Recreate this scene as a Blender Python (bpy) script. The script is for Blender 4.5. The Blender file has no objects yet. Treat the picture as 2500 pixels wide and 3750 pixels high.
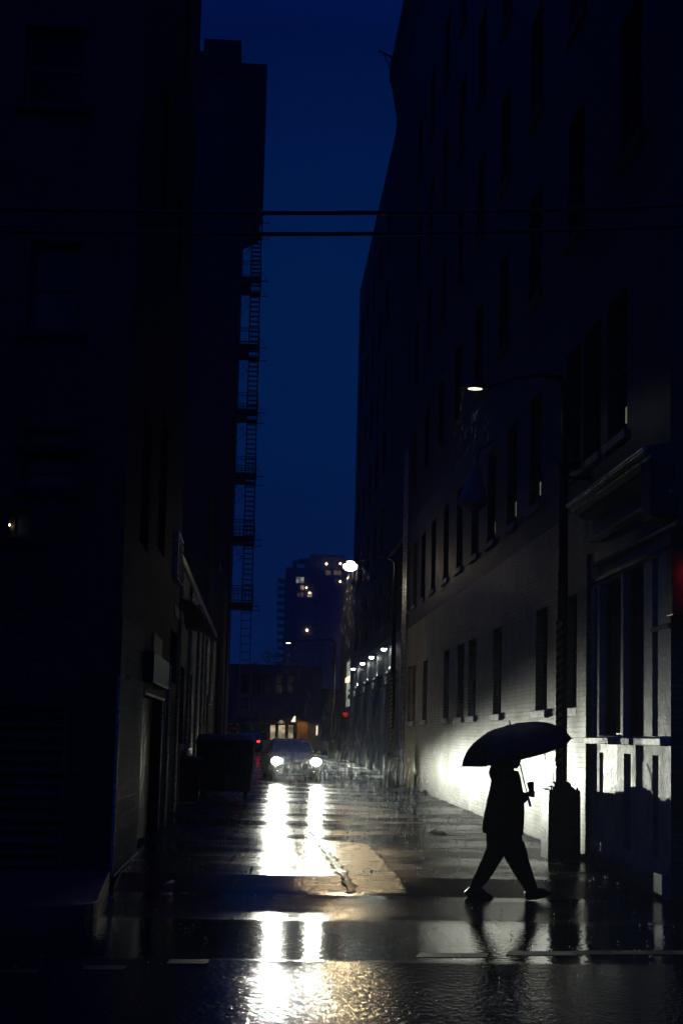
import bpy, bmesh, math, random
from math import radians as rad, sin, cos, pi, sqrt, exp
from mathutils import Vector, Matrix, noise

random.seed(7)
S = bpy.context.scene
COL = S.collection

# ------------------------------------------------------------------ camera
FPX, W0, H0 = 45 / 36 * 3750, 2500, 3750
SHY = 0.09589
CAM = Vector((0, 0, 1.88))
ROT = Matrix.Rotation(rad(-3.51), 3, 'Z') @ Matrix.Rotation(rad(95.6), 3, 'X') @ Matrix.Rotation(rad(1.4), 3, 'Z')
cd = bpy.data.cameras.new('camera')
cam = bpy.data.objects.new('camera', cd)
COL.objects.link(cam)
cd.lens = 45; cd.sensor_width = 36; cd.sensor_fit = 'AUTO'
cd.shift_y = SHY; cd.clip_start = 0.1; cd.clip_end = 3000
cam.matrix_world = Matrix.Translation(CAM) @ ROT.to_4x4()
S.camera = cam

# ------------------------------------------------------------------ world
wd = bpy.data.worlds.new('World'); S.world = wd
wd.use_nodes = True
wn = wd.node_tree; wn.nodes.clear()
out = wn.nodes.new('ShaderNodeOutputWorld'); bg = wn.nodes.new('ShaderNodeBackground')
sky = wn.nodes.new('ShaderNodeTexSky'); sky.sky_type = 'NISHITA'
sky.sun_disc = False; sky.sun_elevation = rad(-4.0); sky.sun_rotation = rad(200)
sky.air_density = 1.0; sky.dust_density = 0.3; sky.ozone_density = 3.0
tint = wn.nodes.new('ShaderNodeMix'); tint.data_type = 'RGBA'; tint.blend_type = 'MULTIPLY'
tint.inputs[0].default_value = 1.0
SKY_STRENGTH = .90
wtc = wn.nodes.new('ShaderNodeTexCoord'); wsp = wn.nodes.new('ShaderNodeSeparateXYZ'); wn.links.new(wtc.outputs['Generated'], wsp.inputs[0])
wr = wn.nodes.new('ShaderNodeValToRGB'); we = wr.color_ramp.elements     # deep dusk under rain cloud: blue low in the sky, darker higher up, unseen overhead brightened as added fill
we.new(0.5); we.new(0.5); we.new(0.5); we.new(0.5)
for k, (p_, c_) in enumerate(((0.0, (.0005, .0115, .062)), (0.16, (.0004, .0120, .064)), (0.22, (.0004, .0150, .076)), (0.31, (.0004, .0150, .076)), (0.50, (.0002, .0052, .046)), (0.70, (.0004, .0150, .27)))):
    we[k].position = p_; we[k].color = (*c_, 1)
wn.links.new(wsp.outputs[2], wr.inputs[0])
tint.inputs[7].default_value = (.02, .12, .25, 1)
wadd = wn.nodes.new('ShaderNodeMix'); wadd.data_type = 'RGBA'; wadd.blend_type = 'ADD'; wadd.inputs[0].default_value = 1.0
wn.links.new(sky.outputs[0], tint.inputs[6]); wn.links.new(tint.outputs[2], wadd.inputs[6]); wn.links.new(wr.outputs[0], wadd.inputs[7])

waz = wn.nodes.new('ShaderNodeMapRange'); waz.interpolation_type = 'SMOOTHSTEP'        # the last light is ahead, the sky behind is darker
for k, v_ in enumerate((-.35, .55, .62, 1.0)): waz.inputs[k + 1].default_value = v_
wn.links.new(wsp.outputs[1], waz.inputs[0])
wmul = wn.nodes.new('ShaderNodeMath'); wmul.operation = 'MULTIPLY'; wmul.inputs[1].default_value = SKY_STRENGTH
wnz = wn.nodes.new('ShaderNodeTexNoise'); wnz.inputs['Scale'].default_value = 5.0; wnz.inputs['Detail'].default_value = 4      # faint low cloud
wn.links.new(wtc.outputs['Generated'], wnz.inputs['Vector'])
wcl = wn.nodes.new('ShaderNodeMath'); wcl.operation = 'MULTIPLY_ADD'; wcl.inputs[1].default_value = .5; wcl.inputs[2].default_value = .75
wn.links.new(wnz.outputs[0], wcl.inputs[0])
waz2 = wn.nodes.new('ShaderNodeMath'); waz2.operation = 'MULTIPLY'; wn.links.new(waz.outputs[0], waz2.inputs[0]); wn.links.new(wcl.outputs[0], waz2.inputs[1])
wn.links.new(waz2.outputs[0], wmul.inputs[0]); wn.links.new(wmul.outputs[0], bg.inputs[1])
wn.links.new(wadd.outputs[2], bg.inputs[0])
wn.links.new(bg.outputs[0], out.inputs[0])

# ------------------------------------------------------------------ exposure and sampling
vs = S.view_settings
vs.view_transform = 'Standard'; vs.look = 'None'; vs.exposure = 0; vs.gamma = 1; vs.use_curve_mapping = False
cy = S.cycles
cy.use_denoising = True
try: cy.denoiser = 'OPENIMAGEDENOISE'
except Exception: pass
cy.max_bounces = 6; cy.diffuse_bounces = 2; cy.glossy_bounces = 3; cy.transmission_bounces = 3
cy.volume_bounces = 0; cy.transparent_max_bounces = 12
cy.sample_clamp_indirect = 3.0; cy.sample_clamp_direct = 0
cy.caustics_reflective = False; cy.caustics_refractive = False

HEAD_POWER = 6400.0
HAZE_DENSITY = 0.0008

# ------------------------------------------------------------------ pixel rays (2500 x 3750 photograph) to points
def ray(px, py):
    return ROT @ Vector(((px - W0 / 2) / FPX, (H0 / 2 + SHY * H0 - py) / FPX, -1))
def P(px, py, Y):
    d = ray(px, py); return CAM + d * (Y / d.y)
def WX(px, py, X):
    d = ray(px, py); return CAM + d * (X / d.x)
def YW(px, X, py=2700):
    return WX(px, py, X).y
def gz(X, Y):
    # cambered street: crown near Y = 9.8, gutter at 13.4, then the ramp into the gently rising alley
    if Y < 9.8: return 0.19
    if Y < 13.4: return 0.19 * (13.4 - Y) / 3.6
    if Y < 15.4: return 0.0
    if Y < 16.6: return 0.09 * (Y - 15.4) / 1.2
    if Y < 80: return 0.09 + 0.006 * (Y - 16.6)
    return 0.09 + 0.006 * 63.4
def G(px, py):
    """point on the ground seen at a pixel"""
    d = ray(px, py); t = -CAM.z / d.z
    for _ in range(20):
        p = CAM + d * t; t = (gz(p.x, p.y) - CAM.z) / d.z
    return CAM + d * t

# ------------------------------------------------------------------ mesh helpers
class MB:
    def __init__(s): s.bm = bmesh.new()
    def face(s, pts):
        return s.bm.faces.new([s.bm.verts.new(p) for p in pts])
    def box(s, a, b, bev=0.0):
        x0, x1 = sorted((a[0], b[0])); y0, y1 = sorted((a[1], b[1])); z0, z1 = sorted((a[2], b[2]))
        v = [s.bm.verts.new(p) for p in ((x0,y0,z0),(x1,y0,z0),(x1,y1,z0),(x0,y1,z0),(x0,y0,z1),(x1,y0,z1),(x1,y1,z1),(x0,y1,z1))]
        fs = [s.bm.faces.new([v[i] for i in f]) for f in ((0,3,2,1),(4,5,6,7),(0,1,5,4),(1,2,6,5),(2,3,7,6),(3,0,4,7))]
        if bev:
            es = list({e for f in fs for e in f.edges})
            bmesh.ops.bevel(s.bm, geom=es, offset=bev, segments=2, affect='EDGES', profile=0.5)
        return s
    def obox(s, c, size, rot, bev=0.0):
        """oriented box: rot is a 3x3 matrix"""
        tmp = MB(); h = Vector(size) / 2
        tmp.box(-h, h, bev)
        for v in tmp.bm.verts: v.co = Vector(c) + rot @ v.co
        return s.join(tmp)
    def join(s, o):
        me = bpy.data.meshes.new('tmp'); o.bm.to_mesh(me); o.bm.free()
        s.bm.from_mesh(me); bpy.data.meshes.remove(me); return s
    def tube(s, pts, rads, seg=8, cap=True):
        pts = [Vector(p) for p in pts]
        if not isinstance(rads, (list, tuple)): rads = [rads] * len(pts)
        rings = []; up = None
        for i, p in enumerate(pts):
            d = (pts[min(i+1, len(pts)-1)] - pts[max(i-1, 0)]).normalized()
            if up is None: up = Vector((0,0,1)) if abs(d.z) < .9 else Vector((1,0,0))
            a = d.cross(up).normalized(); b = a.cross(d).normalized(); up = b
            rings.append([s.bm.verts.new(p + (a * cos(2*pi*k/seg) + b * sin(2*pi*k/seg)) * rads[i]) for k in range(seg)])
        return s._rings(rings, cap)
    def _rings(s, rings, cap=True, closed=True):
        n = len(rings[0])
        for r0, r1 in zip(rings, rings[1:]):
            for k in range(n if closed else n - 1):
                s.bm.faces.new((r0[k], r0[(k+1) % n], r1[(k+1) % n], r1[k]))
        if cap and closed:
            s.bm.faces.new(rings[0][::-1]); s.bm.faces.new(rings[-1])
        return s
    def loft(s, secs, cap=True, closed=True):
        return s._rings([[s.bm.verts.new(p) for p in sec] for sec in secs], cap, closed)
    def lathe(s, prof, c=(0,0,0), seg=16, cap=True, rot=None):
        """prof: list of (radius, height) round the z axis"""
        c = Vector(c); R = rot or Matrix.Identity(3)
        return s._rings([[s.bm.verts.new(c + R @ Vector((r*cos(2*pi*k/seg), r*sin(2*pi*k/seg), z))) for k in range(seg)] for r, z in prof], cap)
    def prism(s, poly, ext, bev=0.0):
        """poly: points; ext: vector"""
        tmp = MB(); ext = Vector(ext)
        a = [tmp.bm.verts.new(p) for p in poly]; b = [tmp.bm.verts.new(Vector(p) + ext) for p in poly]
        n = len(a); tmp.bm.faces.new(a[::-1]); tmp.bm.faces.new(b)
        for k in range(n): tmp.bm.faces.new((a[k], a[(k+1) % n], b[(k+1) % n], b[k]))
        if bev: bmesh.ops.bevel(tmp.bm, geom=list(tmp.bm.edges), offset=bev, segments=2, affect='EDGES', profile=0.5)
        return s.join(tmp)
    def ball(s, c, r, sub=2):
        m = Matrix.Translation(c) @ Matrix.Diagonal((r[0], r[1], r[2], 1)) if isinstance(r, (tuple, list)) else Matrix.Translation(c) @ Matrix.Diagonal((r, r, r, 1))
        bmesh.ops.create_icosphere(s.bm, subdivisions=sub, radius=1, matrix=m); return s

LOCAL = set()
def build(name, mb, m, parent=None, smooth=False):
    bmesh.ops.recalc_face_normals(mb.bm, faces=mb.bm.faces)
    me = bpy.data.meshes.new(name); mb.bm.to_mesh(me); mb.bm.free()
    me.materials.append(m)
    if smooth:
        for p in me.polygons: p.use_smooth = True
        try: me.set_sharp_from_angle(angle=rad(40))
        except Exception: pass
    o = bpy.data.objects.new(name, me); COL.objects.link(o)
    if parent: adopt(o, parent)
    return o
def adopt(o, parent):
    o.parent = parent
    if parent.parent is None and parent not in LOCAL:
        o.matrix_parent_inverse = parent.matrix_basis.inverted()
def tag(o, label, cat, group=None):
    o['label'] = label; o['category'] = cat
    if group: o['group'] = group
    return o
def thing(name, label, cat, loc, group=None, local=False, rotz=0):
    """an Empty at the base; its parts are built in world coordinates unless local"""
    o = bpy.data.objects.new(name, None); COL.objects.link(o)
    o.location = loc; o.rotation_euler = (0, 0, rotz); o.empty_display_size = 0.2
    if local: LOCAL.add(o)
    return tag(o, label, cat, group)
def kind(o, k): o['kind'] = k; return o
def copy_tree(o, parent=None):
    c = o.copy(); COL.objects.link(c)
    if parent: c.parent = parent
    if o in LOCAL: LOCAL.add(c)
    for ch in list(o.children): copy_tree(ch, c)
    return c
def remeshed(name, mb, m, parent, voxel, smooth_it=2):
    """closes overlapping lofts into one continuous skin"""
    bmesh.ops.recalc_face_normals(mb.bm, faces=mb.bm.faces)
    o = build(name, mb, m, parent, True)
    r = o.modifiers.new('remesh', 'REMESH'); r.mode = 'VOXEL'; r.voxel_size = voxel; r.use_smooth_shade = True
    if smooth_it:
        sm = o.modifiers.new('smooth', 'SMOOTH'); sm.iterations = smooth_it; sm.factor = 0.5
    return o

# ------------------------------------------------------------------ materials
def nodes(name):
    m = bpy.data.materials.new(name); m.use_nodes = True
    t = m.node_tree; return m, t, t.nodes['Principled BSDF']
def N(t, typ, **kw):
    n = t.nodes.new(typ)
    for k, v in kw.items():
        if k.startswith('i_'): n.inputs[int(k[2:])].default_value = v
        else: setattr(n, k, v)
    return n
def L(t, a, b): t.links.new(a, b)
def ramp(t, fac, stops):
    r = t.nodes.new('ShaderNodeValToRGB'); e = r.color_ramp.elements
    while len(e) < len(stops): e.new(0.5)
    for k, (p, c) in enumerate(stops):
        e[k].position = p; e[k].color = (*c, 1) if isinstance(c, (tuple, list)) else (c, c, c, 1)
    L(t, fac, r.inputs[0]); return r.outputs[0]
def math_(t, op, a, b=None, c=None, clamp=False):
    n = t.nodes.new('ShaderNodeMath'); n.operation = op; n.use_clamp = clamp
    for i, v in enumerate((a, b, c)):
        if v is None: continue
        if isinstance(v, (int, float)): n.inputs[i].default_value = v
        else: L(t, v, n.inputs[i])
    return n.outputs[0]
def mixc(t, fac, a, b, blend='MIX'):
    n = t.nodes.new('ShaderNodeMix'); n.data_type = 'RGBA'; n.blend_type = blend
    for i, v in ((0, fac), (6, a), (7, b)):
        if isinstance(v, (int, float)): n.inputs[i].default_value = v
        elif isinstance(v, (tuple, list)): n.inputs[i].default_value = (*v, 1)
        else: L(t, v, n.inputs[i])
    return n.outputs[2]
def pos(t, scale=(1, 1, 1), order=None):
    g = t.nodes.new('ShaderNodeNewGeometry'); src = g.outputs['Position']
    if order:
        sp = t.nodes.new('ShaderNodeSeparateXYZ'); cb = t.nodes.new('ShaderNodeCombineXYZ'); L(t, src, sp.inputs[0])
        for i, ax in enumerate(order):
            if ax != '0': L(t, sp.outputs['XYZ'.index(ax)], cb.inputs[i])
        src = cb.outputs[0]
    mp = t.nodes.new('ShaderNodeMapping'); mp.inputs['Scale'].default_value = scale; L(t, src, mp.inputs[0])
    return mp.outputs[0]
def nz(t, vec, scale, detail=4, rough=.55):
    n = t.nodes.new('ShaderNodeTexNoise'); n.inputs['Scale'].default_value = scale
    n.inputs['Detail'].default_value = detail; n.inputs['Roughness'].default_value = rough
    L(t, vec, n.inputs['Vector']); return n.outputs['Fac']
def bump(t, h, dist, strength=1.0, normal=None):
    b = t.nodes.new('ShaderNodeBump'); b.inputs['Distance'].default_value = dist; b.inputs['Strength'].default_value = strength
    L(t, h, b.inputs['Height'])
    if normal: L(t, normal, b.inputs['Normal'])
    return b.outputs[0]

def plain(name, c, rough=.6, metal=0.0, var=.35, scale=6.0, bmp=.003, spec=.5, coat=0):
    m, t, b = nodes(name)
    v = pos(t); f = nz(t, v, scale)
    lo = tuple(x * (1 - var) for x in c); hi = tuple(min(1, x * (1 + var)) for x in c)
    L(t, ramp(t, f, [(.3, lo), (.7, hi)]), b.inputs['Base Color'])
    rr = math_(t, 'MULTIPLY_ADD', nz(t, v, scale * 2.3), .3, rough - .15, clamp=True); L(t, rr, b.inputs['Roughness'])
    b.inputs['Metallic'].default_value = metal; b.inputs['Specular IOR Level'].default_value = spec
    if coat: b.inputs['Coat Weight'].default_value = coat; b.inputs['Coat Roughness'].default_value = .05
    if bmp: L(t, bump(t, nz(t, v, scale * 6), bmp), b.inputs['Normal'])
    return m

def brick(name, c1, c2, mortar, order, rough=.5, course=.075, length=.22, stain=.5, bmp=.006, spec=.4):
    """brick courses in a wall plane; order gives the world axes of (along, up, 0)"""
    m, t, b = nodes(name)
    v = pos(t, order=order)
    bt = t.nodes.new('ShaderNodeTexBrick'); L(t, v, bt.inputs['Vector'])
    bt.inputs['Color1'].default_value = (*c1, 1); bt.inputs['Color2'].default_value = (*c2, 1); bt.inputs['Mortar'].default_value = (*mortar, 1)
    bt.inputs['Scale'].default_value = 1; bt.inputs['Brick Width'].default_value = length; bt.inputs['Row Height'].default_value = course
    bt.inputs['Mortar Size'].default_value = .008; bt.inputs['Mortar Smooth'].default_value = .3; bt.inputs['Bias'].default_value = -.2
    g = pos(t)
    st = nz(t, g, 1.1, 6, .65); st2 = nz(t, pos(t, (3, 3, .35)), 1.6, 5, .6)
    k = math_(t, 'MULTIPLY', ramp(t, st, [(.3, 1 - stain), (.62, 1.0)]), ramp(t, st2, [(.3, 1 - stain * .7), (.6, 1.0)]))
    chip = ramp(t, nz(t, g, 9, 5, .7), [(.33, .45), (.42, 1.0)])
    k = math_(t, 'MULTIPLY', k, chip)
    L(t, mixc(t, 1.0, bt.outputs['Color'], k, 'MULTIPLY'), b.inputs['Base Color'])
    L(t, math_(t, 'MULTIPLY_ADD', st, .35, rough - .17, clamp=True), b.inputs['Roughness'])
    b.inputs['Specular IOR Level'].default_value = spec
    n1 = bump(t, nz(t, g, 30, 4), bmp * .5)
    inv = math_(t, 'SUBTRACT', 1.0, bt.outputs['Fac'])
    L(t, bump(t, inv, bmp, 1.0, n1), b.inputs['Normal'])
    return m

def emit(name, c, strength, base=(.05, .05, .05)):
    m, t, b = nodes(name)
    b.inputs['Base Color'].default_value = (*base, 1); b.inputs['Emission Color'].default_value = (*c, 1)
    v = pos(t); f = nz(t, v, 9)
    L(t, math_(t, 'MULTIPLY_ADD', f, strength * .5, strength * .75), b.inputs['Emission Strength'])
    return m
def emit_window(name, c, strength, scale=1.6):
    """a lit room behind a pane: uneven brightness of lamps, blinds and furniture"""
    m, t, b = nodes(name)
    b.inputs['Base Color'].default_value = (.02, .02, .02, 1); b.inputs['Roughness'].default_value = .1
    b.inputs['Emission Color'].default_value = (*c, 1)
    f = ramp(t, nz(t, pos(t, (1, 1, 1.6)), scale, 3), [(.35, .15), (.5, .5), (.62, 1.0)])
    L(t, math_(t, 'MULTIPLY', f, strength), b.inputs['Emission Strength'])
    return m

def asphalt(name):
    m, t, b = nodes(name)
    g = t.nodes.new('ShaderNodeNewGeometry'); sp = t.nodes.new('ShaderNodeSeparateXYZ'); L(t, g.outputs['Position'], sp.inputs[0])
    X, Y = sp.outputs[0], sp.outputs[1]
    v = pos(t)
    wob = math_(t, 'MULTIPLY_ADD', nz(t, pos(t, (.35, 1, 1)), .9, 4), 2.2, -1.1)
    wob2 = math_(t, 'MULTIPLY_ADD', nz(t, pos(t, (.5, 1, 1)), 2.6, 3), .8, -.4)
    Yw = math_(t, 'ADD', Y, math_(t, 'MULTIPLY', wob2, .35))
    def band(y0, y1, soft, src=Yw):
        a = N(t, 'ShaderNodeMapRange'); a.interpolation_type = 'SMOOTHSTEP'
        L(t, src, a.inputs[0]); a.inputs[1].default_value = y0 - soft; a.inputs[2].default_value = y0 + soft
        c = N(t, 'ShaderNodeMapRange'); c.interpolation_type = 'SMOOTHSTEP'
        L(t, src, c.inputs[0]); c.inputs[1].default_value = y1 - soft; c.inputs[2].default_value = y1 + soft
        return math_(t, 'SUBTRACT', a.outputs[0], c.outputs[0], clamp=True)
    gutter = band(9.9, 13.15, .10)
    lip = band(15.02, 15.38, .06)
    # shallow sheets of water lying across the alley
    sheet_n = nz(t, pos(t, (.30, .62, 1)), 1.0, 4, .6)
    alley = N(t, 'ShaderNodeMapRange'); L(t, Y, alley.inputs[0]); alley.inputs[1].default_value = 15.6; alley.inputs[2].default_value = 17.5
    sheets = math_(t, 'MULTIPLY', ramp(t, sheet_n, [(.46, 0.0), (.60, 1.0)]), math_(t, 'MAXIMUM', alley.outputs[0], .55))
    near = N(t, 'ShaderNodeMapRange'); L(t, Y, near.inputs[0]); near.inputs[1].default_value = 8.5; near.inputs[2].default_value = 10.5
    sheets = math_(t, 'MULTIPLY', sheets, near.outputs[0])
    wet = math_(t, 'MAXIMUM', math_(t, 'MAXIMUM', gutter, lip), sheets)
    wet = math_(t, 'MINIMUM', wet, 1.0)
    grain = nz(t, pos(t, (1, .75, 1)), 24, 3, .5); grit = nz(t, v, 75, 2, .6)
    ripple = nz(t, pos(t, (1, .8, 1)), 16, 2, .5)
    patch = nz(t, v, .7, 5)
    col = ramp(t, patch, [(.3, (.014, .015, .017)), (.55, (.026, .027, .027)), (.75, (.04, .039, .036))])
    # worn concrete patch in the alley mouth: ragged left edge, clean right edge with a rounded far corner
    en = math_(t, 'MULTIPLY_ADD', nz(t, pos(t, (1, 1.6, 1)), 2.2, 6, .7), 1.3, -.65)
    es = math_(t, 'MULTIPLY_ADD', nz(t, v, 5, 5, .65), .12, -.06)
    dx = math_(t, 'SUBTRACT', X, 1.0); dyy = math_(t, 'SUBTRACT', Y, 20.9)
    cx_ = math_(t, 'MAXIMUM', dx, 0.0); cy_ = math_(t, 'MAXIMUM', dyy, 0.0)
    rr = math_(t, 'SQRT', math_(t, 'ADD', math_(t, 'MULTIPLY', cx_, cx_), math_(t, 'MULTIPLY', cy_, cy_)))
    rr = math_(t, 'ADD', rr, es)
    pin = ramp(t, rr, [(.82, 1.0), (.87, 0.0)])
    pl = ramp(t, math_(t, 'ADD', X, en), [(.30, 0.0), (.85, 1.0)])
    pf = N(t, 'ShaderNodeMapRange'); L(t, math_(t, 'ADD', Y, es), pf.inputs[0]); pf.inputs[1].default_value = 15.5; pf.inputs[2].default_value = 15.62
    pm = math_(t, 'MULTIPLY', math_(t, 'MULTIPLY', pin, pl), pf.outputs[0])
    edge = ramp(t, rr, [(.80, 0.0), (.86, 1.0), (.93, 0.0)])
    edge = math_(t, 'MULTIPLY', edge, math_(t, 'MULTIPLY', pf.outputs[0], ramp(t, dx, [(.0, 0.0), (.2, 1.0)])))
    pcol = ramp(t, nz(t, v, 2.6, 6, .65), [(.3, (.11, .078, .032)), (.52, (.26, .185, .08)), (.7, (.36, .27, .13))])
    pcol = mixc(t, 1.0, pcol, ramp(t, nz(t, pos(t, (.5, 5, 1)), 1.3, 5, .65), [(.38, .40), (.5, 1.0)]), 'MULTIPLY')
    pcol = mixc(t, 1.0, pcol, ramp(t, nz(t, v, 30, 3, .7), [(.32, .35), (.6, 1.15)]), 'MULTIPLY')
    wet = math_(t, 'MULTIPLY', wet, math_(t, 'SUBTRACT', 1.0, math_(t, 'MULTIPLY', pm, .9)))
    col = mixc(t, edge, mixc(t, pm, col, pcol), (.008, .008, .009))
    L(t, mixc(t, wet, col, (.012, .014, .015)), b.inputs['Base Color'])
    dry = math_(t, 'ADD', math_(t, 'MULTIPLY', math_(t, 'MULTIPLY_ADD', nz(t, v, 3.0, 4), .16, .09), math_(t, 'MULTIPLY_ADD', near.outputs[0], .45, .55)), math_(t, 'MULTIPLY', alley.outputs[0], .12))
    ro = N(t, 'ShaderNodeMix'); L(t, wet, ro.inputs[0]); L(t, dry, ro.inputs[2]); L(t, math_(t, 'MULTIPLY_ADD', alley.outputs[0], .05, .075), ro.inputs[3])
    L(t, ro.outputs[0], b.inputs['Roughness'])
    b.inputs['Specular IOR Level'].default_value = .55
    hg = math_(t, 'ADD', grain, math_(t, 'MULTIPLY', grit, .16))
    hd = math_(t, 'MULTIPLY', hg, math_(t, 'SUBTRACT', 1.0, wet))
    hd = math_(t, 'MULTIPLY', hd, math_(t, 'MULTIPLY_ADD', near.outputs[0], -.55, 1.55))
    hd = math_(t, 'MULTIPLY', hd, math_(t, 'MULTIPLY_ADD', pm, 2.2, 1.0))
    n1 = bump(t, hd, .0038)
    n2 = bump(t, math_(t, 'MULTIPLY', ripple, wet), .0028, 1.0, n1)
    L(t, n2, b.inputs['Normal'])
    return m

def wet_concrete(name, c=(.30, .21, .085), worn=False):
    m, t, b = nodes(name)
    v = pos(t); f = nz(t, v, 2.2, 6)
    col = ramp(t, f, [(.3, tuple(x * .45 for x in c)), (.7, c)])
    if worn:
        g = t.nodes.new('ShaderNodeNewGeometry'); sp = t.nodes.new('ShaderNodeSeparateXYZ'); L(t, g.outputs['Position'], sp.inputs[0])
        e = math_(t, 'ADD', sp.outputs[0], math_(t, 'MULTIPLY_ADD', nz(t, pos(t, (1, 2, 1)), 2.5, 6, .7), 1.1, -.55))
        k = ramp(t, e, [(.62, 0.0), (1.0, 1.0)])
        streak = ramp(t, nz(t, pos(t, (.5, 6, 1)), 1.4, 5, .65), [(.36, .35), (.5, 1.0)])
        spk = ramp(t, nz(t, v, 34, 3, .7), [(.3, .3), (.6, 1.2)])
        col = mixc(t, k, (.022, .023, .024), mixc(t, 1.0, mixc(t, 1.0, col, streak, 'MULTIPLY'), spk, 'MULTIPLY'))
    L(t, col, b.inputs['Base Color'])
    L(t, math_(t, 'MULTIPLY_ADD', nz(t, pos(t, (.4, 2, 1)), 1.5, 5), .22, .20), b.inputs['Roughness'])
    h = math_(t, 'ADD', nz(t, v, 28, 4, .65), math_(t, 'MULTIPLY', nz(t, pos(t, (.3, 4, 1)), 2.0, 3), .6))
    L(t, bump(t, h, .026), b.inputs['Normal'])
    b.inputs['Specular IOR Level'].default_value = .6
    return m

def striped(name):
    """yellow and black spiral guard"""
    m, t, b = nodes(name)
    tc = t.nodes.new('ShaderNodeTexCoord'); sp = t.nodes.new('ShaderNodeSeparateXYZ'); L(t, tc.outputs['Object'], sp.inputs[0])
    s = math_(t, 'ADD', sp.outputs[2], math_(t, 'MULTIPLY', sp.outputs[0], -.9))
    f = math_(t, 'FRACT', math_(t, 'MULTIPLY', s, 7.2))
    k = math_(t, 'GREATER_THAN', f, .5)
    dirt = ramp(t, nz(t, pos(t), 7), [(.3, .5), (.6, 1.0)])
    L(t, mixc(t, 1.0, mixc(t, k, (.012, .012, .012), (.8, .40, .03)), dirt, 'MULTIPLY'), b.inputs['Base Color'])
    b.inputs['Roughness'].default_value = .45
    return m

def rainmat(name, strength=1.0):
    m, t, b = nodes(name); t.nodes.remove(b)
    o = t.nodes['Material Output']
    d = N(t, 'ShaderNodeBsdfDiffuse'); d.inputs[0].default_value = (.9, .95, 1, 1)
    tr = N(t, 'ShaderNodeBsdfTranslucent'); tr.inputs[0].default_value = (.9, .95, 1, 1)
    gl = N(t, 'ShaderNodeBsdfGlossy'); gl.inputs['Roughness'].default_value = .3
    tp = N(t, 'ShaderNodeBsdfTransparent')
    m1 = N(t, 'ShaderNodeMixShader'); m1.inputs[0].default_value = .6; L(t, d.outputs[0], m1.inputs[1]); L(t, tr.outputs[0], m1.inputs[2])
    m2 = N(t, 'ShaderNodeMixShader'); m2.inputs[0].default_value = .25; L(t, m1.outputs[0], m2.inputs[1]); L(t, gl.outputs[0], m2.inputs[2])
    m3 = N(t, 'ShaderNodeMixShader'); m3.inputs[0].default_value = strength; L(t, tp.outputs[0], m3.inputs[1]); L(t, m2.outputs[0], m3.inputs[2])
    L(t, m3.outputs[0], o.inputs[0]); return m

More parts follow.
